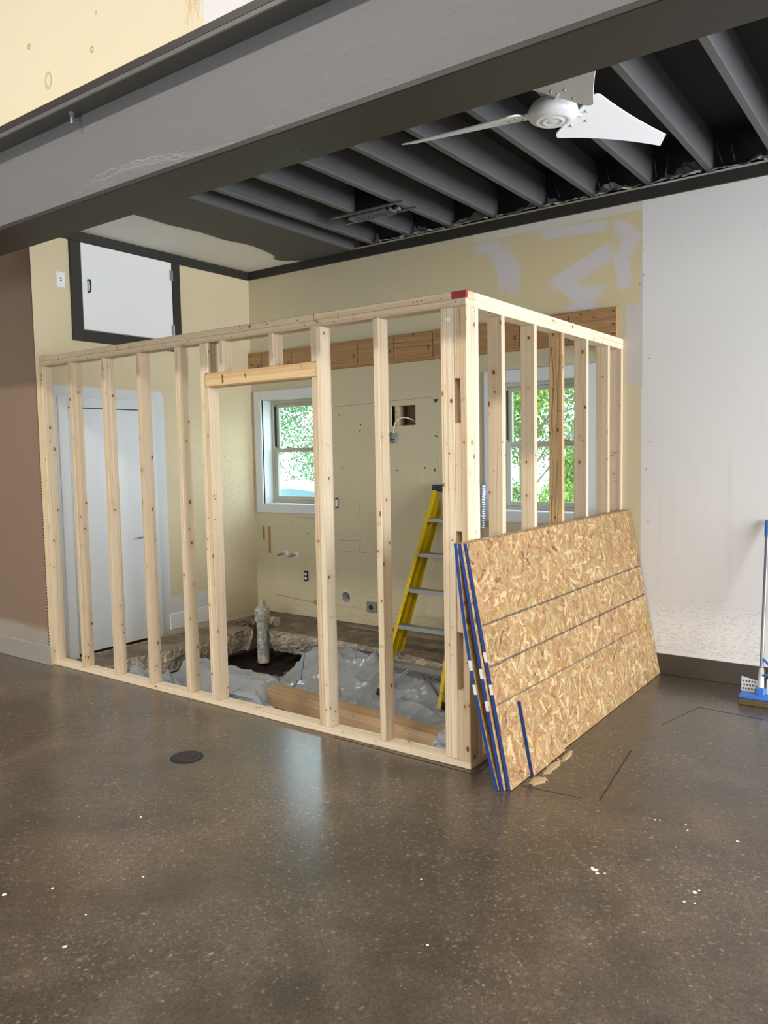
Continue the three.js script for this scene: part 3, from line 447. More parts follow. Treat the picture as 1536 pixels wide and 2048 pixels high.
// ---------- steel beam ----------
const BYB = 2.974, BYT = 3.505, BZ0 = 0.695, BZ1 = 0.993;
{
  const webMap = canvasTex(2048, 256, (c, w, h) => { // x -5..3.6
    c.fillStyle = rgb(113, 113, 116); c.fillRect(0, 0, w, h); const X = (x) => (x + 5) / 8.6 * w, Y = (y) => (1 - (y - 2.98) / 0.5) * h;
    for (let i = 0; i < 6000; i++) { c.fillStyle = rnd() < 0.5 ? rgb(255, 255, 255, 0.02) : rgb(0, 0, 0, 0.025); c.fillRect(rr(0, w), rr(0, h), rr(2, 10), rr(1, 4)); }
    for (let k = 0; k < 26; k++) { c.strokeStyle = k % 2 ? rgb(186, 186, 188, rr(0.1, 0.4)) : rgb(96, 96, 98, rr(0.1, 0.35)); c.lineWidth = rr(0.6, 2); c.beginPath(); const dy = rr(-0.03, 0.015), a = rr(-2.0, -1.4), b = rr(-1.2, -0.4); for (let t = 0; t <= 1.001; t += 0.05) { const x = a + (b - a) * t; c.lineTo(X(x), Y(3.1 + dy + 0.035 * Math.sin((x + 2) * 3.4) + rr(-0.007, 0.007))); } c.stroke(); }
    for (let i = 0; i < 60; i++) { c.fillStyle = rgb(196, 196, 198, rr(0.1, 0.4)); c.fillRect(X(rr(-2.2, 0.4)), Y(3.02 + Math.abs(rr(-0.1, 0.1))), rr(2, 14), rr(0.6, 1.6)); }
  }, { repeat: false });
  const g = thing('steel_beam', 'deep grey and brown painted steel beam carrying the upper wall', 'beam');
  add('web', planarUV(bx(FX0, FX1 - 0.1, BYB + 0.02, 3.477, 0.807, 0.884, 0), (x) => (x + 5) / 8.6, (x, y) => (y - 2.98) / 0.5), std({ map: webMap, roughness: 0.6 }), g);
  add('bottom_flange', bx(FX0, FX1 - 0.1, BYB, BYB + 0.026, BZ0, BZ1, 0.004), darkPaint, g);
  add('top_flange', bx(FX0, FX1 - 0.1, 3.478, BYT, BZ0, BZ1, 0.004), std({ color: 0x605e5a, roughness: 0.5 }), g);
  const b = add('bolt', plain(new THREE.CylinderGeometry(0.016, 0.016, 0.016, 6).translate(0, -0.008, 0), new THREE.CylinderGeometry(0.009, 0.009, 0.045, 14).translate(0, -0.035, 0)), std({ color: 0x8f9296, roughness: 0.45, metalness: 0.5 }), g); b.position.set(-1.84, 3.478, 0.935);
  for (const [x, z] of [[-0.35, 0.8], [-0.22, 0.76]]) add('bolt_hole', new THREE.CylinderGeometry(0.007, 0.007, 0.002, 12).translate(x, BYB - 0.0006, z), black, g);
}
struct('trim_3', bx(FX0, FX1, 3.505, 3.545, 0.86, 0.99, 0.002), darkPaint, 'dark trim strip between the beam and the upper wall', 'trim');

// ---------- ceiling fan ----------
{
  const FXc = 0.42, FZc = -0.1, FY = 3.25, g = thing('ceiling_fan', 'white three blade ceiling fan hung under the dark joists', 'fan', undefined, [FXc, FY, FZc]);
  const wm = std({ color: 0xe9ebee, roughness: 0.35 });
  const housing = add('motor_housing', new THREE.LatheGeometry([[0, -0.066], [0.02, -0.067], [0.026, -0.063], [0.034, -0.063], [0.04, -0.067], [0.05, -0.066], [0.056, -0.061], [0.064, -0.061], [0.07, -0.064], [0.084, -0.061], [0.09, -0.055], [0.104, -0.05], [0.113, -0.04], [0.116, -0.024], [0.112, -0.004], [0.096, 0.018], [0.07, 0.036], [0.04, 0.05], [0.03, 0.055]].map((p) => new THREE.Vector2(...p)), 48), wm, g);
  add('downrod', new THREE.CylinderGeometry(0.014, 0.014, 0.24, 16).translate(0, 0.16, 0), wm, g); add('canopy', new THREE.CylinderGeometry(0.05, 0.03, 0.05, 24).translate(0, 0.235, 0), wm, g);
  for (let i = 0; i < 3; i++) {
    const a = -THREE.MathUtils.degToRad(173 - 120 * i), bl = new THREE.Group(); bl.name = 'blade_arm'; bl.rotation.y = a; g.add(bl); // +x runs out along the blade
    add('arm', plain(cbox(0.09, 0.008, 0.04, 0.125, -0.008, 0, 0.002)), wm, bl);
    const sh = new THREE.Shape(); sh.moveTo(0.125, -0.13); sh.quadraticCurveTo(0.13, 0, 0.135, 0.12); sh.quadraticCurveTo(0.15, 0.15, 0.175, 0.148); sh.quadraticCurveTo(0.42, 0.06, 0.78, 0.03); sh.lineTo(0.735, -0.045); sh.quadraticCurveTo(0.42, -0.085, 0.16, -0.155); sh.quadraticCurveTo(0.12, -0.155, 0.125, -0.13);
    const bg = new THREE.ExtrudeGeometry(sh, { depth: 0.004, bevelEnabled: true, bevelThickness: 0.0015, bevelSize: 0.0015, bevelSegments: 1, curveSegments: 16 }).rotateX(-Math.PI / 2).rotateX(-0.3).translate(0, -0.012, 0);
    add('blade', bg, wm, bl);
    for (const [x, z] of [[0.165, 0.05], [0.165, -0.05], [0.215, 0.0]]) add('screw', new THREE.SphereGeometry(0.007, 8, 6).translate(x, -0.016 + z * 0.3, z), steel, bl);
  }
}
// ---------- ceiling register ----------
{
  const g = thing('air_register', 'grey louvred air register on rails under the dark joists', 'vent'), m = std({ color: 0x6b6e70, roughness: 0.45, metalness: 0.3 });
  const x0 = -1.9, x1 = -1.5, z0 = -1.6, z1 = -1.46, y = 3.49;
  for (const z of [-1.62, -1.44]) add('rail', bx(-2.03, -1.34, y + 0.004, y + 0.018, z - 0.012, z + 0.012, 0.002), m, g);
  add('frame', plain(bx(x0, x1, y - 0.012, y + 0.004, z1 - 0.02, z1, 0.001), bx(x0, x1, y - 0.012, y + 0.004, z0, z0 + 0.02, 0.001), bx(x0, x0 + 0.02, y - 0.012, y + 0.004, z0, z1, 0.001), bx(x1 - 0.02, x1, y - 0.012, y + 0.004, z0, z1, 0.001)), m, g);
  for (let i = 0; i < 14; i++) add('louvre', bx(x0 + 0.03 + i * 0.0255, x0 + 0.036 + i * 0.0255, y - 0.01, y + 0.01, z0 + 0.02, z1 - 0.02, 0), m, g);
  add('duct_boot', bx(x0 + 0.02, x1 - 0.02, y + 0.006, 3.75, z0 + 0.01, z1 - 0.01, 0.002), black, g);
  add('clip', bx(-1.5, -1.46, y, y + 0.02, -1.58, -1.54, 0.002), alu, g);
}

// ---------- small fittings on the back wall ----------
{
  const z = -D;
  { const g = thing('junction_box', 'grey metal junction box dangling on its cable from the wall cut', 'junction box', undefined, [-2.075, 1.79, z + 0.02]); g.rotation.z = -0.22;
    add('box', plain(cbox(0.092, 0.085, 0.004, 0, 0, -0.018, 0.001), bx(-0.046, -0.042, -0.0425, 0.0425, -0.02, 0.022, 0.001), bx(0.042, 0.046, -0.0425, 0.0425, -0.02, 0.022, 0.001), bx(-0.046, 0.046, -0.0425, -0.0385, -0.02, 0.022, 0.001), bx(-0.046, 0.046, 0.0385, 0.0425, -0.02, 0.022, 0.001)), alu, g);
    add('slot', bx(-0.03, 0.03, -0.02, -0.012, -0.0155, -0.014, 0), black, g); }
  tag(add('cable', tube([[-2.06, 1.83, z + 0.03], [-2.02, 1.93, z + 0.05], [-1.96, 1.965, z + 0.03], [-1.88, 1.94, z - 0.02], [-1.86, 1.9, z - 0.06]], 0.005, 30, 8), std({ color: 0xe6ddc0, roughness: 0.6 })), 'cream cable looping out of the rectangular wall cut', 'cable');
  { const g = thing('outlet', 'black electrical outlet without a cover low on the back wall', 'outlet', undefined, [-3.166, 0.455, z]);
    add('box', cbox(0.05, 0.1, 0.01, 0, 0, 0.004, 0.002), black, g); for (const y of [0.02, -0.02]) add('socket', new THREE.CylinderGeometry(0.015, 0.015, 0.006, 18).rotateX(Math.PI / 2).translate(0, y, 0.011), whitePaint, g); }
  { const g = thing('blank_switch', 'small white switch without a cover between window and ladder', 'switch', undefined, [-2.752, 1.19, z]);
    add('box', cbox(0.034, 0.1, 0.01, 0, 0, 0.003, 0.001), black, g); add('rocker', cbox(0.026, 0.07, 0.012, 0, 0, 0.006, 0.002), whitePaint, g); }
  { const g = thing('vent_plate', 'square grey plate with a round hole on the back wall', 'plate', undefined, [-2.36, 0.225, z]);
    add('plate', cbox(0.112, 0.098, 0.012, 0, 0, 0.006, 0.002), std({ color: 0x83857f, roughness: 0.6 }), g); add('hole', new THREE.CylinderGeometry(0.024, 0.024, 0.002, 24).rotateX(Math.PI / 2).translate(-0.004, -0.002, 0.0125), black, g); }
  tag(add('vent_pipe', plain(new THREE.TorusGeometry(0.055, 0.005, 8, 32).translate(-2.668, 0.29, z + 0.001), new THREE.CylinderGeometry(0.054, 0.054, 0.13, 32, 1, true).rotateX(Math.PI / 2).translate(-2.668, 0.29, z - 0.066)), new THREE.MeshStandardMaterial({ color: 0xd8d8d6, roughness: 0.5, side: THREE.DoubleSide })), 'round white vent sleeve let into the back wall beside the square plate', 'pipe');
  for (const [x, y, l] of [[-3.44, 0.662, 'white water stub with chrome valve beside the cream wall corner'], [-3.295, 0.655, 'white water stub with chrome valve nearer the black outlet']]) {
    const g = thing('water_stub', l, 'valve', 'pair of water stubs', [x, y, z]);
    add('escutcheon', new THREE.CylinderGeometry(0.028, 0.034, 0.01, 28).rotateX(Math.PI / 2).translate(0, 0, 0.005), whitePaint, g); add('pipe', rod([0, 0, 0.01], [0, 0, 0.075], 0.009), alu, g); add('valve', plain(rod([0, 0, 0.05], [0, 0, 0.085], 0.015), rod([0, 0, 0.07], [0.0, 0.028, 0.07], 0.009), rod([0, 0, 0.085], [0, -0.004, 0.115], 0.008)), steel, g);
  }
  for (const [x, y0, y1] of [[-3.735, 0.79, 0.93], [-3.655, 0.655, 0.93]]) tag(add('wood_strip', bx(x - 0.013, x + 0.013, y0, y1, z, z + 0.008, 0.001), treatedMat), 'thin brown wood strip left on the cream wall under the window', 'wood strip', 'wood strips under the window');
  { const g = field(0, 1, 0, 1, 40, 60, (u, v) => { const a = u * 6.2832, r = 0.036 + 0.006 * Math.sin(v * 120) + 0.004 * fbm(u * 9, v * 20, 2); return [-1.15 + r * 0.75 * Math.cos(a), 1.02 + v * 0.36, z + 0.06 + r * Math.sin(a) + 0.01 * Math.sin(v * 4)]; });
    tag(add('foil_duct', g, std({ color: 0xc2c6cc, roughness: 0.28, metalness: 0.85 })), 'crinkled silver foil duct on the back wall beside the window casing', 'duct'); }
}

// ---------- pipe in the trench ----------
{
  const g = thing('drain_pipe', 'dusty white plastic drain pipe standing in the trench', 'pipe', undefined, [-3.385, -0.34, -1.9]), m = std({ map: concreteTex(256, 0.5, [196, 190, 178], 500, 0.7)[0], roughness: 0.7 });
  add('pipe', new THREE.CylinderGeometry(0.058, 0.058, 0.44, 32).translate(0, 0.21, 0), m, g); add('collar', new THREE.LatheGeometry([[0.058, 0.395], [0.072, 0.398], [0.073, 0.5], [0.066, 0.515], [0.05, 0.535], [0, 0.54]].map((p) => new THREE.Vector2(...p)), 32), m, g);
  add('plug', plain(new THREE.CylinderGeometry(0.03, 0.032, 0.04, 24).translate(0.004, 0.555, 0), new THREE.BoxGeometry(0.036, 0.03, 0.036).translate(0.004, 0.585, 0)), m, g);
}

// ---------- timber in the trench ----------
{
  const g = bar([-2.5, -0.2, -0.875], [-0.5, -0.2, -0.68], 0.14, 0.14, [0, 1, 0], 0.006);
  tag(add('timber', g, timberMat), 'thick squared pine timber lying on the plastic in the trench', 'timber');
}
// ---------- plastic sheet ----------
{
  const PL = [[-3.05, -0.105], [-3.2, -0.3], [-3.3, -0.7], [-3.34, -1.05], [-3.12, -1.3], [-2.9, -1.42], [-2.7, -1.48], [-2.64, -1.62], [-2.76, -1.8], [-2.6, -1.84], [-2.3, -1.82], [-1.9, -1.8], [-1.6, -1.76], [-1.2, -1.68], [-0.7, -1.63], [-0.12, -1.6], [-0.11, -0.105]];
  const sm = (a, b, x) => { const t = Math.min(1, Math.max(0, (x - a) / (b - a))); return t * t * (3 - 2 * t); };
  const crease = (a, k) => Math.pow(1 - Math.abs(2 * a - 1), k);
  const ridge = (x, z) => 0.5 * fbm(x * 1.9 + 3, z * 2.4 - x * 0.7, 2) + 0.4 * crease(vnoise(x * 1.6 + z * 2.6 + 3, z * 3.2 - x * 1.4), 5) + 0.3 * crease(vnoise(x * 3.7 - z * 1.5 + 9, z * 5 + x * 1.2), 6) + 0.14 * crease(vnoise(x * 8 + z * 6, z * 10 - x * 5), 4) + 0.05 * crease(vnoise(x * 21 - z * 7, z * 17 + x * 9), 3);
  const f = (x, z) => {
    let y = -0.35 + 0.12 * ridge(x, z);
    y += 0.25 * sm(-1.3, -1.8, z) * sm(-2.9, -2.6, x) * sm(-1.3, -2.0, x);                    // climbs the slab edge by the pipe
    y += 0.14 * sm(-1.45, -1.72, z) * sm(-2.0, -1.5, x);
    y += 0.13 * sm(-2.85, -3.3, x) * sm(-1.4, -0.9, z);
    const tz = -0.875 + (x + 2.5) * 0.0975, dt = Math.abs(z - tz);
    const over = Math.max(sm(-2.12, -2.3, x), sm(-0.66, -0.56, x));                            // drapes over both ends of the timber
    y = Math.max(y, (over * (-0.115 - (-0.32)) - 0.32) - 1.1 * Math.max(0, dt - 0.09) + 0.03 * ridge(x * 2, z * 2));
    if (dt < 0.1 && over < 0.5) y = Math.min(y, -0.29);
    const fr = sm(-0.62, -0.14, z);                                                             // rises behind the bottom plate
    y += fr * (0.26 * sm(-1.75, -2.2, x) + 0.36 * Math.exp(-(((x + 1.8) / 0.2) ** 2)) + 0.3 * sm(-0.75, -0.3, x)) * (0.7 + 0.5 * ridge(x, z * 2));
    y += 0.12 * sm(-0.5, -0.14, x) * sm(-1.0, -0.2, z);
    return Math.min(y, z < -1.6 ? 0.01 : 0.06);
  };
  const g = field(-3.4, -0.105, -1.86, -0.1, 300, 170, f, (x, z) => inPoly(PL, x, z), 1);
  const m = new THREE.MeshPhysicalMaterial({ color: 0xc6cbd0, roughness: 0.2, transmission: 0.42, thickness: 0, ior: 1.45, side: THREE.DoubleSide });
  const t = thing('plastic_sheet', 'crumpled translucent plastic sheet spread over the open trench', 'plastic sheet');
  add('film', g, m, t);
  const blue = std({ color: 0x2c5a9c, roughness: 0.5 });
  for (const pts of [[[-2.86, -1.4], [-2.78, -1.33], [-2.7, -1.36], [-2.62, -1.3], [-2.52, -1.28], [-2.46, -1.36], [-2.52, -1.5], [-2.62, -1.66], [-2.58, -1.78]], [[-2.45, -1.8], [-2.25, -1.8], [-2.0, -1.76], [-1.82, -1.7]]]) {
    const c = new THREE.CatmullRomCurve3(pts.map(([x, z]) => new THREE.Vector3(x, 0, z))).getPoints(60).map((p) => [p.x, f(p.x, p.z) + 0.002, p.z]);
    add('blue_stripe', tube(c, 0.004, 160, 6), blue, t).userData.label = 'blue printed edge stripe';
  }
}

// ---------- ladder ----------
{
  const g = thing('step_ladder', 'yellow folded step ladder with aluminium treads leaning on the back wall', 'ladder');
  const yel = std({ map: canvasTex(256, 1024, (c, w, h) => { c.fillStyle = rgb(214, 184, 10); c.fillRect(0, 0, w, h); for (let i = 0; i < 420; i++) { c.fillStyle = rnd() < 0.6 ? rgb(140, 116, 20, rr(0.05, 0.35)) : rgb(236, 214, 90, rr(0.05, 0.3)); c.fillRect(rr(0, w), rr(0, h), rr(1, 6), rr(4, 60)); } for (let i = 0; i < 60; i++) { c.fillStyle = rgb(40, 36, 24, 0.7); c.fillRect(rr(0, w), rr(0, h), rr(2, 6), rr(2, 8)); } }), roughness: 0.5 });
  const bl = [-1.675, -0.27, -1.45], br = [-1.09, -0.27, -1.433], tl = [-1.6, 1.33, -2.22], tr = [-1.25, 1.33, -2.21];
  const lerp = (a, b, t) => a.map((v, i) => v + (b[i] - v) * t);
  const up = new THREE.Vector3(...tl).sub(new THREE.Vector3(...bl)).normalize(), side = new THREE.Vector3(1, 0, 0.02), back = new THREE.Vector3().crossVectors(side, up).normalize().negate(); if (back.z > 0) back.negate();
  const off = (p, s, b) => [p[0] + side.x * s + back.x * b, p[1] + back.y * b, p[2] + side.z * s + back.z * b];
  const rail = (A, B, sgn, b0) => plain(bar(off(A, 0, b0), off(B, 0, b0), 0.032, 0.005, [1, 0, 0], 0.001), bar(off(A, sgn * 0.014, b0 + 0.035), off(B, sgn * 0.014, b0 + 0.035), 0.004, 0.07, [1, 0, 0], 0.001), bar(off(A, 0, b0 + 0.07), off(B, 0, b0 + 0.07), 0.032, 0.005, [1, 0, 0], 0.001));
  add('front_rail', rail(bl, tl, -1, 0), yel, g); add('front_rail', rail(br, tr, 1, 0), yel, g);
  add('rear_rail', rail(lerp(bl, tl, 0.22), lerp(bl, tl, 0.97), -1, 0.082), yel, g); add('rear_rail', rail(lerp(br, tr, 0.22), lerp(br, tr, 0.97), 1, 0.082), yel, g);
  for (let i = 0; i < 5; i++) { const t = 0.16 + i * 0.175, a = off(lerp(bl, tl, t), 0.012, 0.03), b = off(lerp(br, tr, t), -0.012, 0.03); add('tread', plain(bar(a, b, 0.075, 0.006, [0, 0, 1], 0.001), bar([a[0], a[1] - 0.014, a[2] + 0.037], [b[0], b[1] - 0.014, b[2] + 0.037], 0.004, 0.03, [0, 0, 1], 0.001)), alu, g); }
  const t0 = 0.16; for (const [A, B] of [[lerp(bl, tl, 0.03), lerp(lerp(bl, tl, t0), lerp(br, tr, t0), 0.45)], [lerp(br, tr, 0.03), lerp(lerp(bl, tl, t0), lerp(br, tr, t0), 0.55)]]) for (const b of [0.02, 0.05]) add('brace', bar(off(A, 0, b), off(B, 0, b), 0.014, 0.004, [0, 0, 1], 0), alu, g);
  add('top_cap', bar(off(lerp(bl, tl, 1.02), -0.03, 0.04), off(lerp(br, tr, 1.02), 0.03, 0.04), 0.1, 0.05, [0, 0.2, 1], 0.006), std({ color: 0x20242e, roughness: 0.5 }), g);
  for (const p of [bl, br]) add('foot', bar(off(lerp(bl, tl, 0), p[0] - bl[0], 0.035), off(lerp(bl, tl, 0.03), p[0] - bl[0], 0.035), 0.04, 0.082, [1, 0, 0], 0.004), black, g);
}

// ---------- oriented strand board sheets ----------
const osbTex = (lines) => canvasTex(2048, 1024, (c, w, h) => {
  c.fillStyle = rgb(152, 118, 76); c.fillRect(0, 0, w, h); const m = w / 2.42;
  const strand = (l, t, al) => {
    const k = rnd(), col = k < 0.42 ? [rr(152, 174), rr(123, 142), rr(80, 99)] : k < 0.66 ? [rr(124, 148), rr(96, 115), rr(58, 75)] : k < 0.88 ? [rr(184, 208), rr(157, 177), rr(114, 138)] : k < 0.97 ? [rr(128, 150), rr(88, 106), rr(46, 62)] : [rr(92, 118), rr(54, 70), rr(32, 44)];
    c.save(); c.translate(rr(-20, w + 20), rr(-20, h + 20)); c.rotate(rr(-1.57, 1.57)); c.fillStyle = rgb(...col, al); c.beginPath(); c.moveTo(-l / 2, -t * rr(0.1, 0.5)); c.lineTo(l * rr(-0.1, 0.2), -t / 2); c.lineTo(l / 2, -t * rr(0, 0.4)); c.lineTo(l / 2 - rr(0, 5), t * rr(0.2, 0.5)); c.lineTo(-l * rr(0.1, 0.3), t / 2); c.fill();
    c.strokeStyle = rgb(96, 62, 28, rr(0.08, 0.5)); c.lineWidth = 1; c.beginPath(); c.moveTo(-l / 2, t / 2); c.lineTo(l / 2, t * rr(0.2, 0.6)); c.stroke();
    for (let q = 0; q < 2; q++) { c.strokeStyle = rgb(255, 226, 170, rr(0.05, 0.25)); c.beginPath(); const y = rr(-0.4, 0.4) * t; c.moveTo(-l * 0.4, y); c.lineTo(l * 0.4, y); c.stroke(); }
    c.restore();
  };
  for (let i = 0; i < 5200; i++) strand(rr(0.03, 0.14) * m, rr(0.006, 0.03) * m, rr(0.5, 1));
  for (let i = 0; i < 5200; i++) strand(rr(0.01, 0.05) * m, rr(0.002, 0.007) * m, rr(0.4, 1));
  for (let i = 0; i < 420; i++) { c.fillStyle = rgb(58, 36, 22, rr(0.5, 0.9)); c.save(); c.translate(rr(0, w), rr(0, h)); c.rotate(rr(0, 3)); c.fillRect(0, 0, rr(2, 13), rr(1.5, 5)); c.restore(); }
  if (lines) for (const [a, b, al, wd] of [[0.81, 0.803, 0.95, 9], [0.605, 0.592, 0.95, 9], [0.416, 0.38, 0.45, 6]]) for (let k = 0; k < 1700; k++) { const t = rnd(), y = (1 - (a + (b - a) * t) / 1.22) * h + rr(-0.5, 0.5) * wd; if (al < 0.5 && t > 0.86) continue; c.fillStyle = rgb(60, 54, 46, al * rr(0.3, 0.75)); c.fillRect(t * w, y, rr(6, 26), rr(1, 2.4)); }
}, { repeat: false });
const osbFront = std({ map: osbTex(true), roughness: 0.8 }), osbBack = std({ map: osbTex(false), roughness: 0.8 }), blueEdge = std({ color: 0x163f86, roughness: 0.6 }), greyEdge = std({ color: 0x8f8a80, roughness: 0.8 });
const OZ0 = 0.12, OLEN = 2.415;
function osbSheet(xb, xt, z0, bow, label, front) {
  const T = 0.018, hgt = 1.22, dx = xt - xb, cy = Math.sqrt(hgt * hgt - dx * dx), nx = cy / hgt, ny = -dx / hgt;
  const g = thing('strand_board', label, 'strand board', 'strand boards leaning on the short stud wall');
  const P = (v, z, d) => { const t = v / hgt, b = bow * Math.sin(Math.PI * t); return [xb + dx * t - b * nx - d * nx, cy * t - b * ny - d * ny + T * ny, z]; };
  const N = 18, mk = (fn, nu, nv) => field(0, 1, 0, 1, nu, nv, fn);
  const face = (d, flip) => { const q = mk((u, v) => P(v * hgt, z0 - u * OLEN, d), 1, N); return q; };
  const f1 = face(0), f2 = face(T);
  add('face', f1, front ? osbFront : osbBack, g); add('face', f2, osbBack, g);
  const mat2 = new THREE.MeshStandardMaterial({ color: blueEdge.color, roughness: 0.6, side: THREE.DoubleSide });
  add('end_edge', mk((u, v) => P(v * hgt, z0 + 0.0004, u * T), 1, N), mat2, g).userData.label = 'blue painted end'; add('end_edge', mk((u, v) => P(v * hgt, z0 - OLEN, u * T), 1, N), mat2, g);
  add('long_edge', mk((u, v) => P(hgt, z0 - v * OLEN, u * T), 1, 1), new THREE.MeshStandardMaterial({ color: greyEdge.color, roughness: 0.8, side: THREE.DoubleSide }), g); add('long_edge', mk((u, v) => P(0, z0 - v * OLEN, u * T), 1, 1), greyEdge, g);
  return [g, P];
}
{
  const white = new THREE.MeshStandardMaterial({ color: 0xdfe3e2, roughness: 0.6, side: THREE.DoubleSide });
  for (const [xb, xt, z0, bow, label, front, marks] of [[0.238, 0.02, 0.148, 0.03, 'strand board sheet with blue end, closest to the stud wall', false, [0.62, 0.5]], [0.264, 0.039, 0.14, 0.004, 'strand board sheet with blue end, between the other two', false, [0.58, 0.42]], [0.29, 0.058, 0.118, 0, 'strand board sheet with black lines across its open face', true, [0.66, 0.5]]]) {
    const [g, P] = osbSheet(xb, xt, z0, bow, label, front);
    for (const v of marks) add('white_tape', field(0, 1, 0, 1, 1, 3, (u, w) => { const p = P(v - 0.03 + w * 0.05, z0 + 0.0012, u * 0.018); return p; }), white, g);
  }
  // triangular offcut leaning on the stack
  const t = Math.atan2(0.232, 1.2), sh = new THREE.Shape([[0, 0], [0.405, 0.004], [0.27, 0.15], [0.004, 0.382]].map((p) => new THREE.Vector2(...p)));
  const q = new THREE.ExtrudeGeometry(sh, { depth: 0.018, bevelEnabled: false }); planarUV(q, (x) => 0.3 + x / 2.42, (x, y) => 0.3 + y / 1.22);
  const M = new THREE.Matrix4().makeBasis(new THREE.Vector3(0, 0, -1), new THREE.Vector3(-Math.sin(t), Math.cos(t), 0), new THREE.Vector3(Math.cos(t), Math.sin(t), 0)).setPosition(0.2915, 0.0, -0.1);
  const o = thing('board_offcut', 'triangular strand board offcut with blue edge leaning on the sheets', 'offcut');
  add('piece', q.applyMatrix4(M), osbBack, o); add('blue_edge', new THREE.BoxGeometry(0.0012, 0.382, 0.018).translate(-0.0004, 0.191, 0.009).applyMatrix4(M), blueEdge, o);
}
// sawdust at the foot of the offcut
{
  const blob = (cx, cz, rx, rz, a, h, k) => field(-1, 1, -1, 1, 50, 50, (u, v) => { const r = Math.hypot(u, v), e = 1 - r * (0.7 + 1.1 * fbm(u * 6 + k, v * 6 + k, 3)), x = u * rx, z = v * rz; return [cx + x * Math.cos(a) - z * Math.sin(a), e > 0 ? 0.0006 + h * Math.min(1, e * 2) * (0.4 + 0.9 * fbm(u * 14 + k, v * 14, 2)) : -0.004, cz + x * Math.sin(a) + z * Math.cos(a)]; });
  for (const [x, z, rx, rz, a, h, k] of [[0.345, -0.07, 0.045, 0.07, 0.2, 0.002, 1], [0.335, -0.27, 0.03, 0.13, -0.06, 0.003, 5], [0.34, -0.45, 0.022, 0.1, -0.12, 0.004, 9]]) tag(add('sawdust_pile', blob(x, z, rx, rz, a, h, k), std({ color: 0xb9a27a, roughness: 1 })), 'pale heap of sawdust on the floor under the board offcut', 'sawdust', 'sawdust heaps').userData.kind = 'stuff';
}

// ---------- floor drain ----------
{
  const g = thing('floor_drain', 'round dark iron floor drain with rows of holes', 'drain', undefined, [-1.389, 0, 0.705]), iron = std({ color: 0x3b3836, roughness: 0.5, metalness: 0.4 });
  add('rim', new THREE.LatheGeometry([[0.078, 0.0005], [0.08, 0.003], [0.088, 0.003], [0.09, 0.0005]].map((p) => new THREE.Vector2(...p)), 48), black, g);
  const sh = new THREE.Shape(); sh.absarc(0, 0, 0.077, 0, Math.PI * 2); for (let i = -4; i <= 4; i++) for (let j = -4; j <= 4; j++) { const x = (i + (j & 1) * 0.5) * 0.0155, y = j * 0.0145; if (Math.hypot(x, y) > 0.067) continue; const p = new THREE.Path(); p.absarc(x, y, 0.0048, 0, Math.PI * 2, true); sh.holes.push(p); }
  add('grate', new THREE.ExtrudeGeometry(sh, { depth: 0.003, bevelEnabled: false, curveSegments: 10 }).rotateX(-Math.PI / 2).translate(0, 0.0012, 0), iron, g); add('pit', new THREE.CircleGeometry(0.078, 32).rotateX(-Math.PI / 2).translate(0, 0.0008, 0), std({ color: 0x0d0c0b, roughness: 1 }), g);
}
// ---------- marks and bits on the floor ----------
{
  const mark = std({ color: 0x2a241d, roughness: 0.8 });
  const line = (a, b, w) => { const dx = b[0] - a[0], dz = b[1] - a[1], l = Math.hypot(dx, dz); return new THREE.BoxGeometry(l, 0.0008, w).rotateY(-Math.atan2(dz, dx)).translate((a[0] + b[0]) / 2, 0.0005, (a[1] + b[1]) / 2); };
  const F = [['dark pencil line on the floor in front of the board offcut', [[0.3, 0.03], [0.6, 0.0]], 0.006], ['dark straight line on the floor beyond the board offcut', [[0.682, -0.02], [0.6, -0.72]], 0.007], ['dark cut line on the floor around the corner post', [[0.05, 0.04], [0.045, -0.3]], 0.006], ['dark cut line on the floor along the long stud wall', [[0.05, 0.04], [-0.9, 0.026]], 0.007], ['thin dark line on the floor near the mop', [[0.62, -1.2], [0.72, -1.66]], 0.004], ['thin dark line on the floor in front of the mop', [[0.72, -1.66], [1.25, -1.62]], 0.005]];
  for (const [l, p, w] of F) tag(add('floor_line', line(p[0], p[1], w), mark), l, 'floor mark');
  const chip = (x, z, s, k) => { const n = 7, pts = []; for (let i = 0; i < n; i++) { const a = i / n * 6.283, r = s * rr(0.45, 1); pts.push(new THREE.Vector2(Math.cos(a) * r, Math.sin(a) * r)); } return new THREE.ExtrudeGeometry(new THREE.Shape(pts), { depth: 0.0012, bevelEnabled: false }).rotateX(-Math.PI / 2).translate(x, 0.0002, z); };
  const pm = std({ color: 0xe4e2da, roughness: 0.7 });
  for (const [x, z, s] of [[0.889, 0.581, 0.016], [0.905, 0.6, 0.01], [0.875, 0.57, 0.01], [0.93, 0.585, 0.006], [1.252, 0.526, 0.012], [1.262, 0.505, 0.006], [1.235, 0.61, 0.007], [1.27, 0.6, 0.006], [1.298, 0.033, 0.01], [0.955, 0.03, 0.008], [0.975, 0.02, 0.006], [1.08, 0.0, 0.006], [1.1, 0.05, 0.005], [-0.897, 2.001, 0.011], [-0.783, 1.87, 0.009], [-0.413, 2.049, 0.009], [-0.56, 1.62, 0.006], [-1.0, 1.3, 0.007], [-0.52, 1.9, 0.005], [0.36, 1.02, 0.006], [0.6, 1.35, 0.006]]) tag(add('paint_chip', chip(x, z, s), pm), 'small white flake of paint lying on the brown floor', 'paint chip', 'paint flakes on the floor');
}

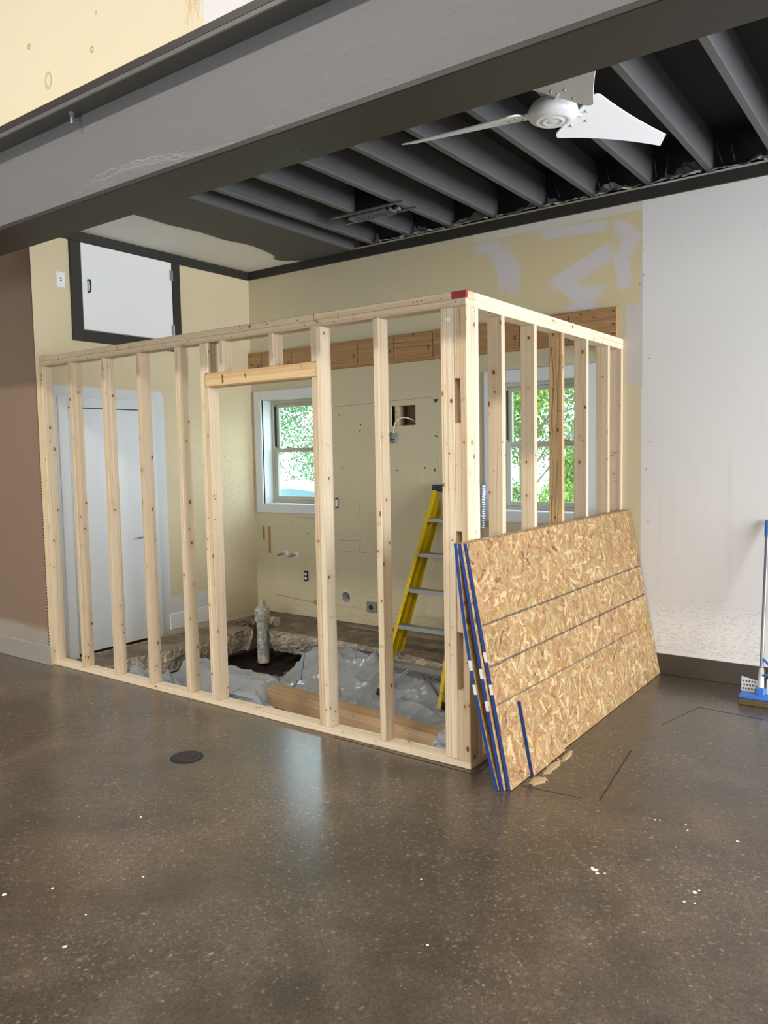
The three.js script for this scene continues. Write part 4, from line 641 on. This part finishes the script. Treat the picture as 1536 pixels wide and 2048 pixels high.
// ---------- mop ----------
{
  const g = thing('sponge_mop', 'blue sponge mop with steel handle leaning on the white wall', 'mop');
  const blue = std({ color: 0x3f73c4, roughness: 0.4 }), grey = std({ color: 0xc9ccd0, roughness: 0.5 });
  const base = [1.03, 0.07, -1.93], top = [0.992, 1.16, -D + 0.02], lerp = (t) => base.map((v, i) => v + (top[i] - v) * t);
  add('handle', rod(lerp(0.05), lerp(0.96), 0.012), std({ color: 0x85888c, roughness: 0.38, metalness: 0.7 }), g); add('grip', plain(rod(lerp(0.9), lerp(0.985), 0.0165), new THREE.SphereGeometry(0.0165, 16, 10).translate(...lerp(0.985))), blue, g); add('socket', rod(lerp(-0.01), lerp(0.14), 0.022, 0.015), grey, g);
  add('lever', tube([lerp(0.1), [base[0] + 0.045, 0.2, base[2] - 0.01], [base[0] + 0.05, 0.24, base[2] - 0.03], lerp(0.2)], 0.008, 20, 8), blue, g);
  add('head', plain(cbox(0.3, 0.03, 0.09, base[0] + 0.03, 0.052, base[2] + 0.02, 0.008), cbox(0.06, 0.05, 0.05, base[0], 0.085, base[2], 0.01)), blue, g);
  add('sponge', cbox(0.3, 0.037, 0.1, base[0] + 0.03, 0.0185, base[2] + 0.02, 0.005), std({ color: 0x5f5236, roughness: 1 }), g);
  const wr = (x0, x1) => { const s = new THREE.Shape(); s.moveTo(x0, 0); s.lineTo(x1, 0); s.lineTo(x1, 0.075); s.lineTo(x0, 0.095); s.closePath(); for (let i = 0; i < 5; i++) for (let j = 0; j < 3; j++) { const p = new THREE.Path(); const x = x0 + (x1 - x0) * (i + 0.7 + (j & 1) * 0.3) / 6; p.absarc(x, 0.018 + j * 0.024, 0.006, 0, 7, true); s.holes.push(p); } return new THREE.ExtrudeGeometry(s, { depth: 0.004, bevelEnabled: false, curveSegments: 8 }).rotateX(-0.15).translate(base[0] + 0.03, 0.066, base[2] - 0.022); };
  add('wringer_plate', wr(-0.15, -0.045), grey, g); add('wringer_plate', wr(0.0, 0.15), grey, g);
}

// ---------- outside the windows ----------
{
  const gy = -0.5;
  struct('ground', bx(-40, 20, gy - 0.2, gy, -60, -D - 0.25, 0), std({ color: 0x7f8f62, roughness: 1 }), 'grassy ground outside the windows', 'ground');
  const bark = std({ color: 0x877f74, roughness: 0.95 });
  const leafGeo = (() => { const g = new THREE.BufferGeometry(); g.setAttribute('position', new THREE.Float32BufferAttribute([0, -0.5, 0, 0.28, 0, 0.06, 0, 0.5, 0, -0.28, 0, 0.06], 3)); g.setIndex([0, 1, 2, 0, 2, 3]); g.computeVertexNormals(); return g; })();
  const mats = [0x72996b, 0x7fa35c, 0x8fa457, 0x6b9068].map((c) => new THREE.MeshStandardMaterial({ color: c, roughness: 0.9, side: THREE.DoubleSide }));
  const dummy = new THREE.Object3D();
  const tree = (x, z, h, r, n, mi, label) => {
    const t = thing('tree', label, 'tree', undefined, [x, gy, z]);
    const tr = [rod([0, 0, 0], [rr(-0.1, 0.1), h * 0.5, rr(-0.1, 0.1)], 0.07, 0.04, 8)], br = [];
    for (let i = 0; i < 12; i++) { const y = h * rr(0.15, 0.6), a = rr(0, 6.28), l = r * rr(0.5, 0.95); br.push(tube([[0, y, 0], [Math.cos(a) * l * 0.5, y + l * 0.35, Math.sin(a) * l * 0.5], [Math.cos(a) * l, y + l * rr(0.4, 0.9), Math.sin(a) * l]], 0.016, 8, 5)); }
    add('trunk', plain(...tr), bark, t); add('branches', plain(...br), bark, t);
    const m = new THREE.InstancedMesh(leafGeo, mats[mi], n); m.name = 'foliage'; m.userData.kind = 'stuff'; m.castShadow = m.receiveShadow = true;
    const blobs = []; for (let i = 0; i < 22; i++) { const a = rr(0, 6.28), q = Math.sqrt(rnd()) * r * 0.75; blobs.push([Math.cos(a) * q, rr(0.12, 0.9) * h, Math.sin(a) * q, rr(0.25, 0.6) * r * 0.7]); }
    for (let i = 0; i < n; i++) { const b = blobs[i % 22], u = rr(-1, 1), a = rr(0, 6.28), s = Math.cbrt(rnd()) * b[3], k = Math.sqrt(1 - u * u); dummy.position.set(b[0] + Math.cos(a) * k * s, Math.max(0.05, b[1] + u * s), b[2] + Math.sin(a) * k * s); dummy.rotation.set(rr(0, 6.28), rr(0, 6.28), rr(0, 6.28)); dummy.scale.setScalar(rr(0.05, 0.12)); dummy.updateMatrix(); m.setMatrixAt(i, dummy.matrix); m.setColorAt(i, new THREE.Color().setRGB(rr(0.75, 1.05), rr(0.8, 1.08), rr(0.75, 1.05))); }
    t.add(m);
  };
  tree(-12.2, -13, 6.2, 2.6, 18000, 0, 'blue green bushy tree behind the parked white car'); tree(-9.2, -14, 6.8, 2.6, 18000, 3, 'grey green tree beside the bushy one behind the car'); tree(-15.5, -17, 7.5, 3.0, 8000, 0, 'tall blue green tree far behind the parked car'); tree(-6.6, -17.5, 6.0, 2.4, 7000, 3, 'pale tree standing between the two window views');
  tree(-4.2, -9.4, 5.2, 1.8, 18000, 2, 'yellow green tree close outside the window behind the short stud wall'); tree(-1.2, -10.8, 5.6, 2.0, 18000, 1, 'light green tree next to the yellow green one'); tree(-3.6, -13, 6.0, 2.2, 16000, 1, 'light green tree farther off behind the yellow green one'); tree(-1.6, -17.5, 7.5, 2.8, 16000, 3, 'grey green tall tree beyond the light green ones');
  // parked car
  const c = thing('car', 'white car parked on the ground outside the window', 'car', undefined, [-9.4, gy, -9.4]); c.rotation.y = 0.5;
  const side = (pts, d, bev) => { const s = new THREE.Shape(); pts.forEach(([x, y], i) => (i ? s.lineTo(x, y) : s.moveTo(x, y))); return new THREE.ExtrudeGeometry(s, { depth: d, bevelEnabled: true, bevelSize: bev, bevelThickness: bev, bevelSegments: 3 }).translate(0, 0, -d / 2); };
  const body = std({ color: 0xf0f1f2, roughness: 0.25 });
  add('body', side([[-2.1, 0.3], [2.1, 0.3], [2.15, 0.7], [1.9, 0.88], [1.0, 0.95], [-1.6, 0.98], [-2.1, 0.9]], 1.56, 0.08), body, c);
  add('cabin', side([[-1.5, 0.95], [1.1, 0.95], [0.35, 1.44], [-0.2, 1.53], [-0.9, 1.5]], 1.3, 0.06), body, c);
  for (const s of [-1, 1]) add('side_window', side([[-1.25, 1.02], [0.9, 1.02], [0.3, 1.38], [-0.2, 1.45], [-0.82, 1.42]], 0.01, 0.002).translate(0, 0, s * 0.72), std({ color: 0x6f8c96, roughness: 0.1 }), c);
  add('windscreen', cbox(0.01, 0.62, 1.2, 0.84, 1.2, 0, 0.002).translate(-0.8, -1.2, 0).rotateZ(0.98).translate(0.81, 1.22, 0), std({ color: 0x6f8c96, roughness: 0.1 }), c);
  for (const x of [-1.35, 1.35]) for (const s of [-1, 1]) add('wheel', new THREE.CylinderGeometry(0.33, 0.33, 0.22, 28).rotateX(Math.PI / 2).translate(x, 0.33, s * 0.76), black, c);
}

renderer.render(scene, camera);
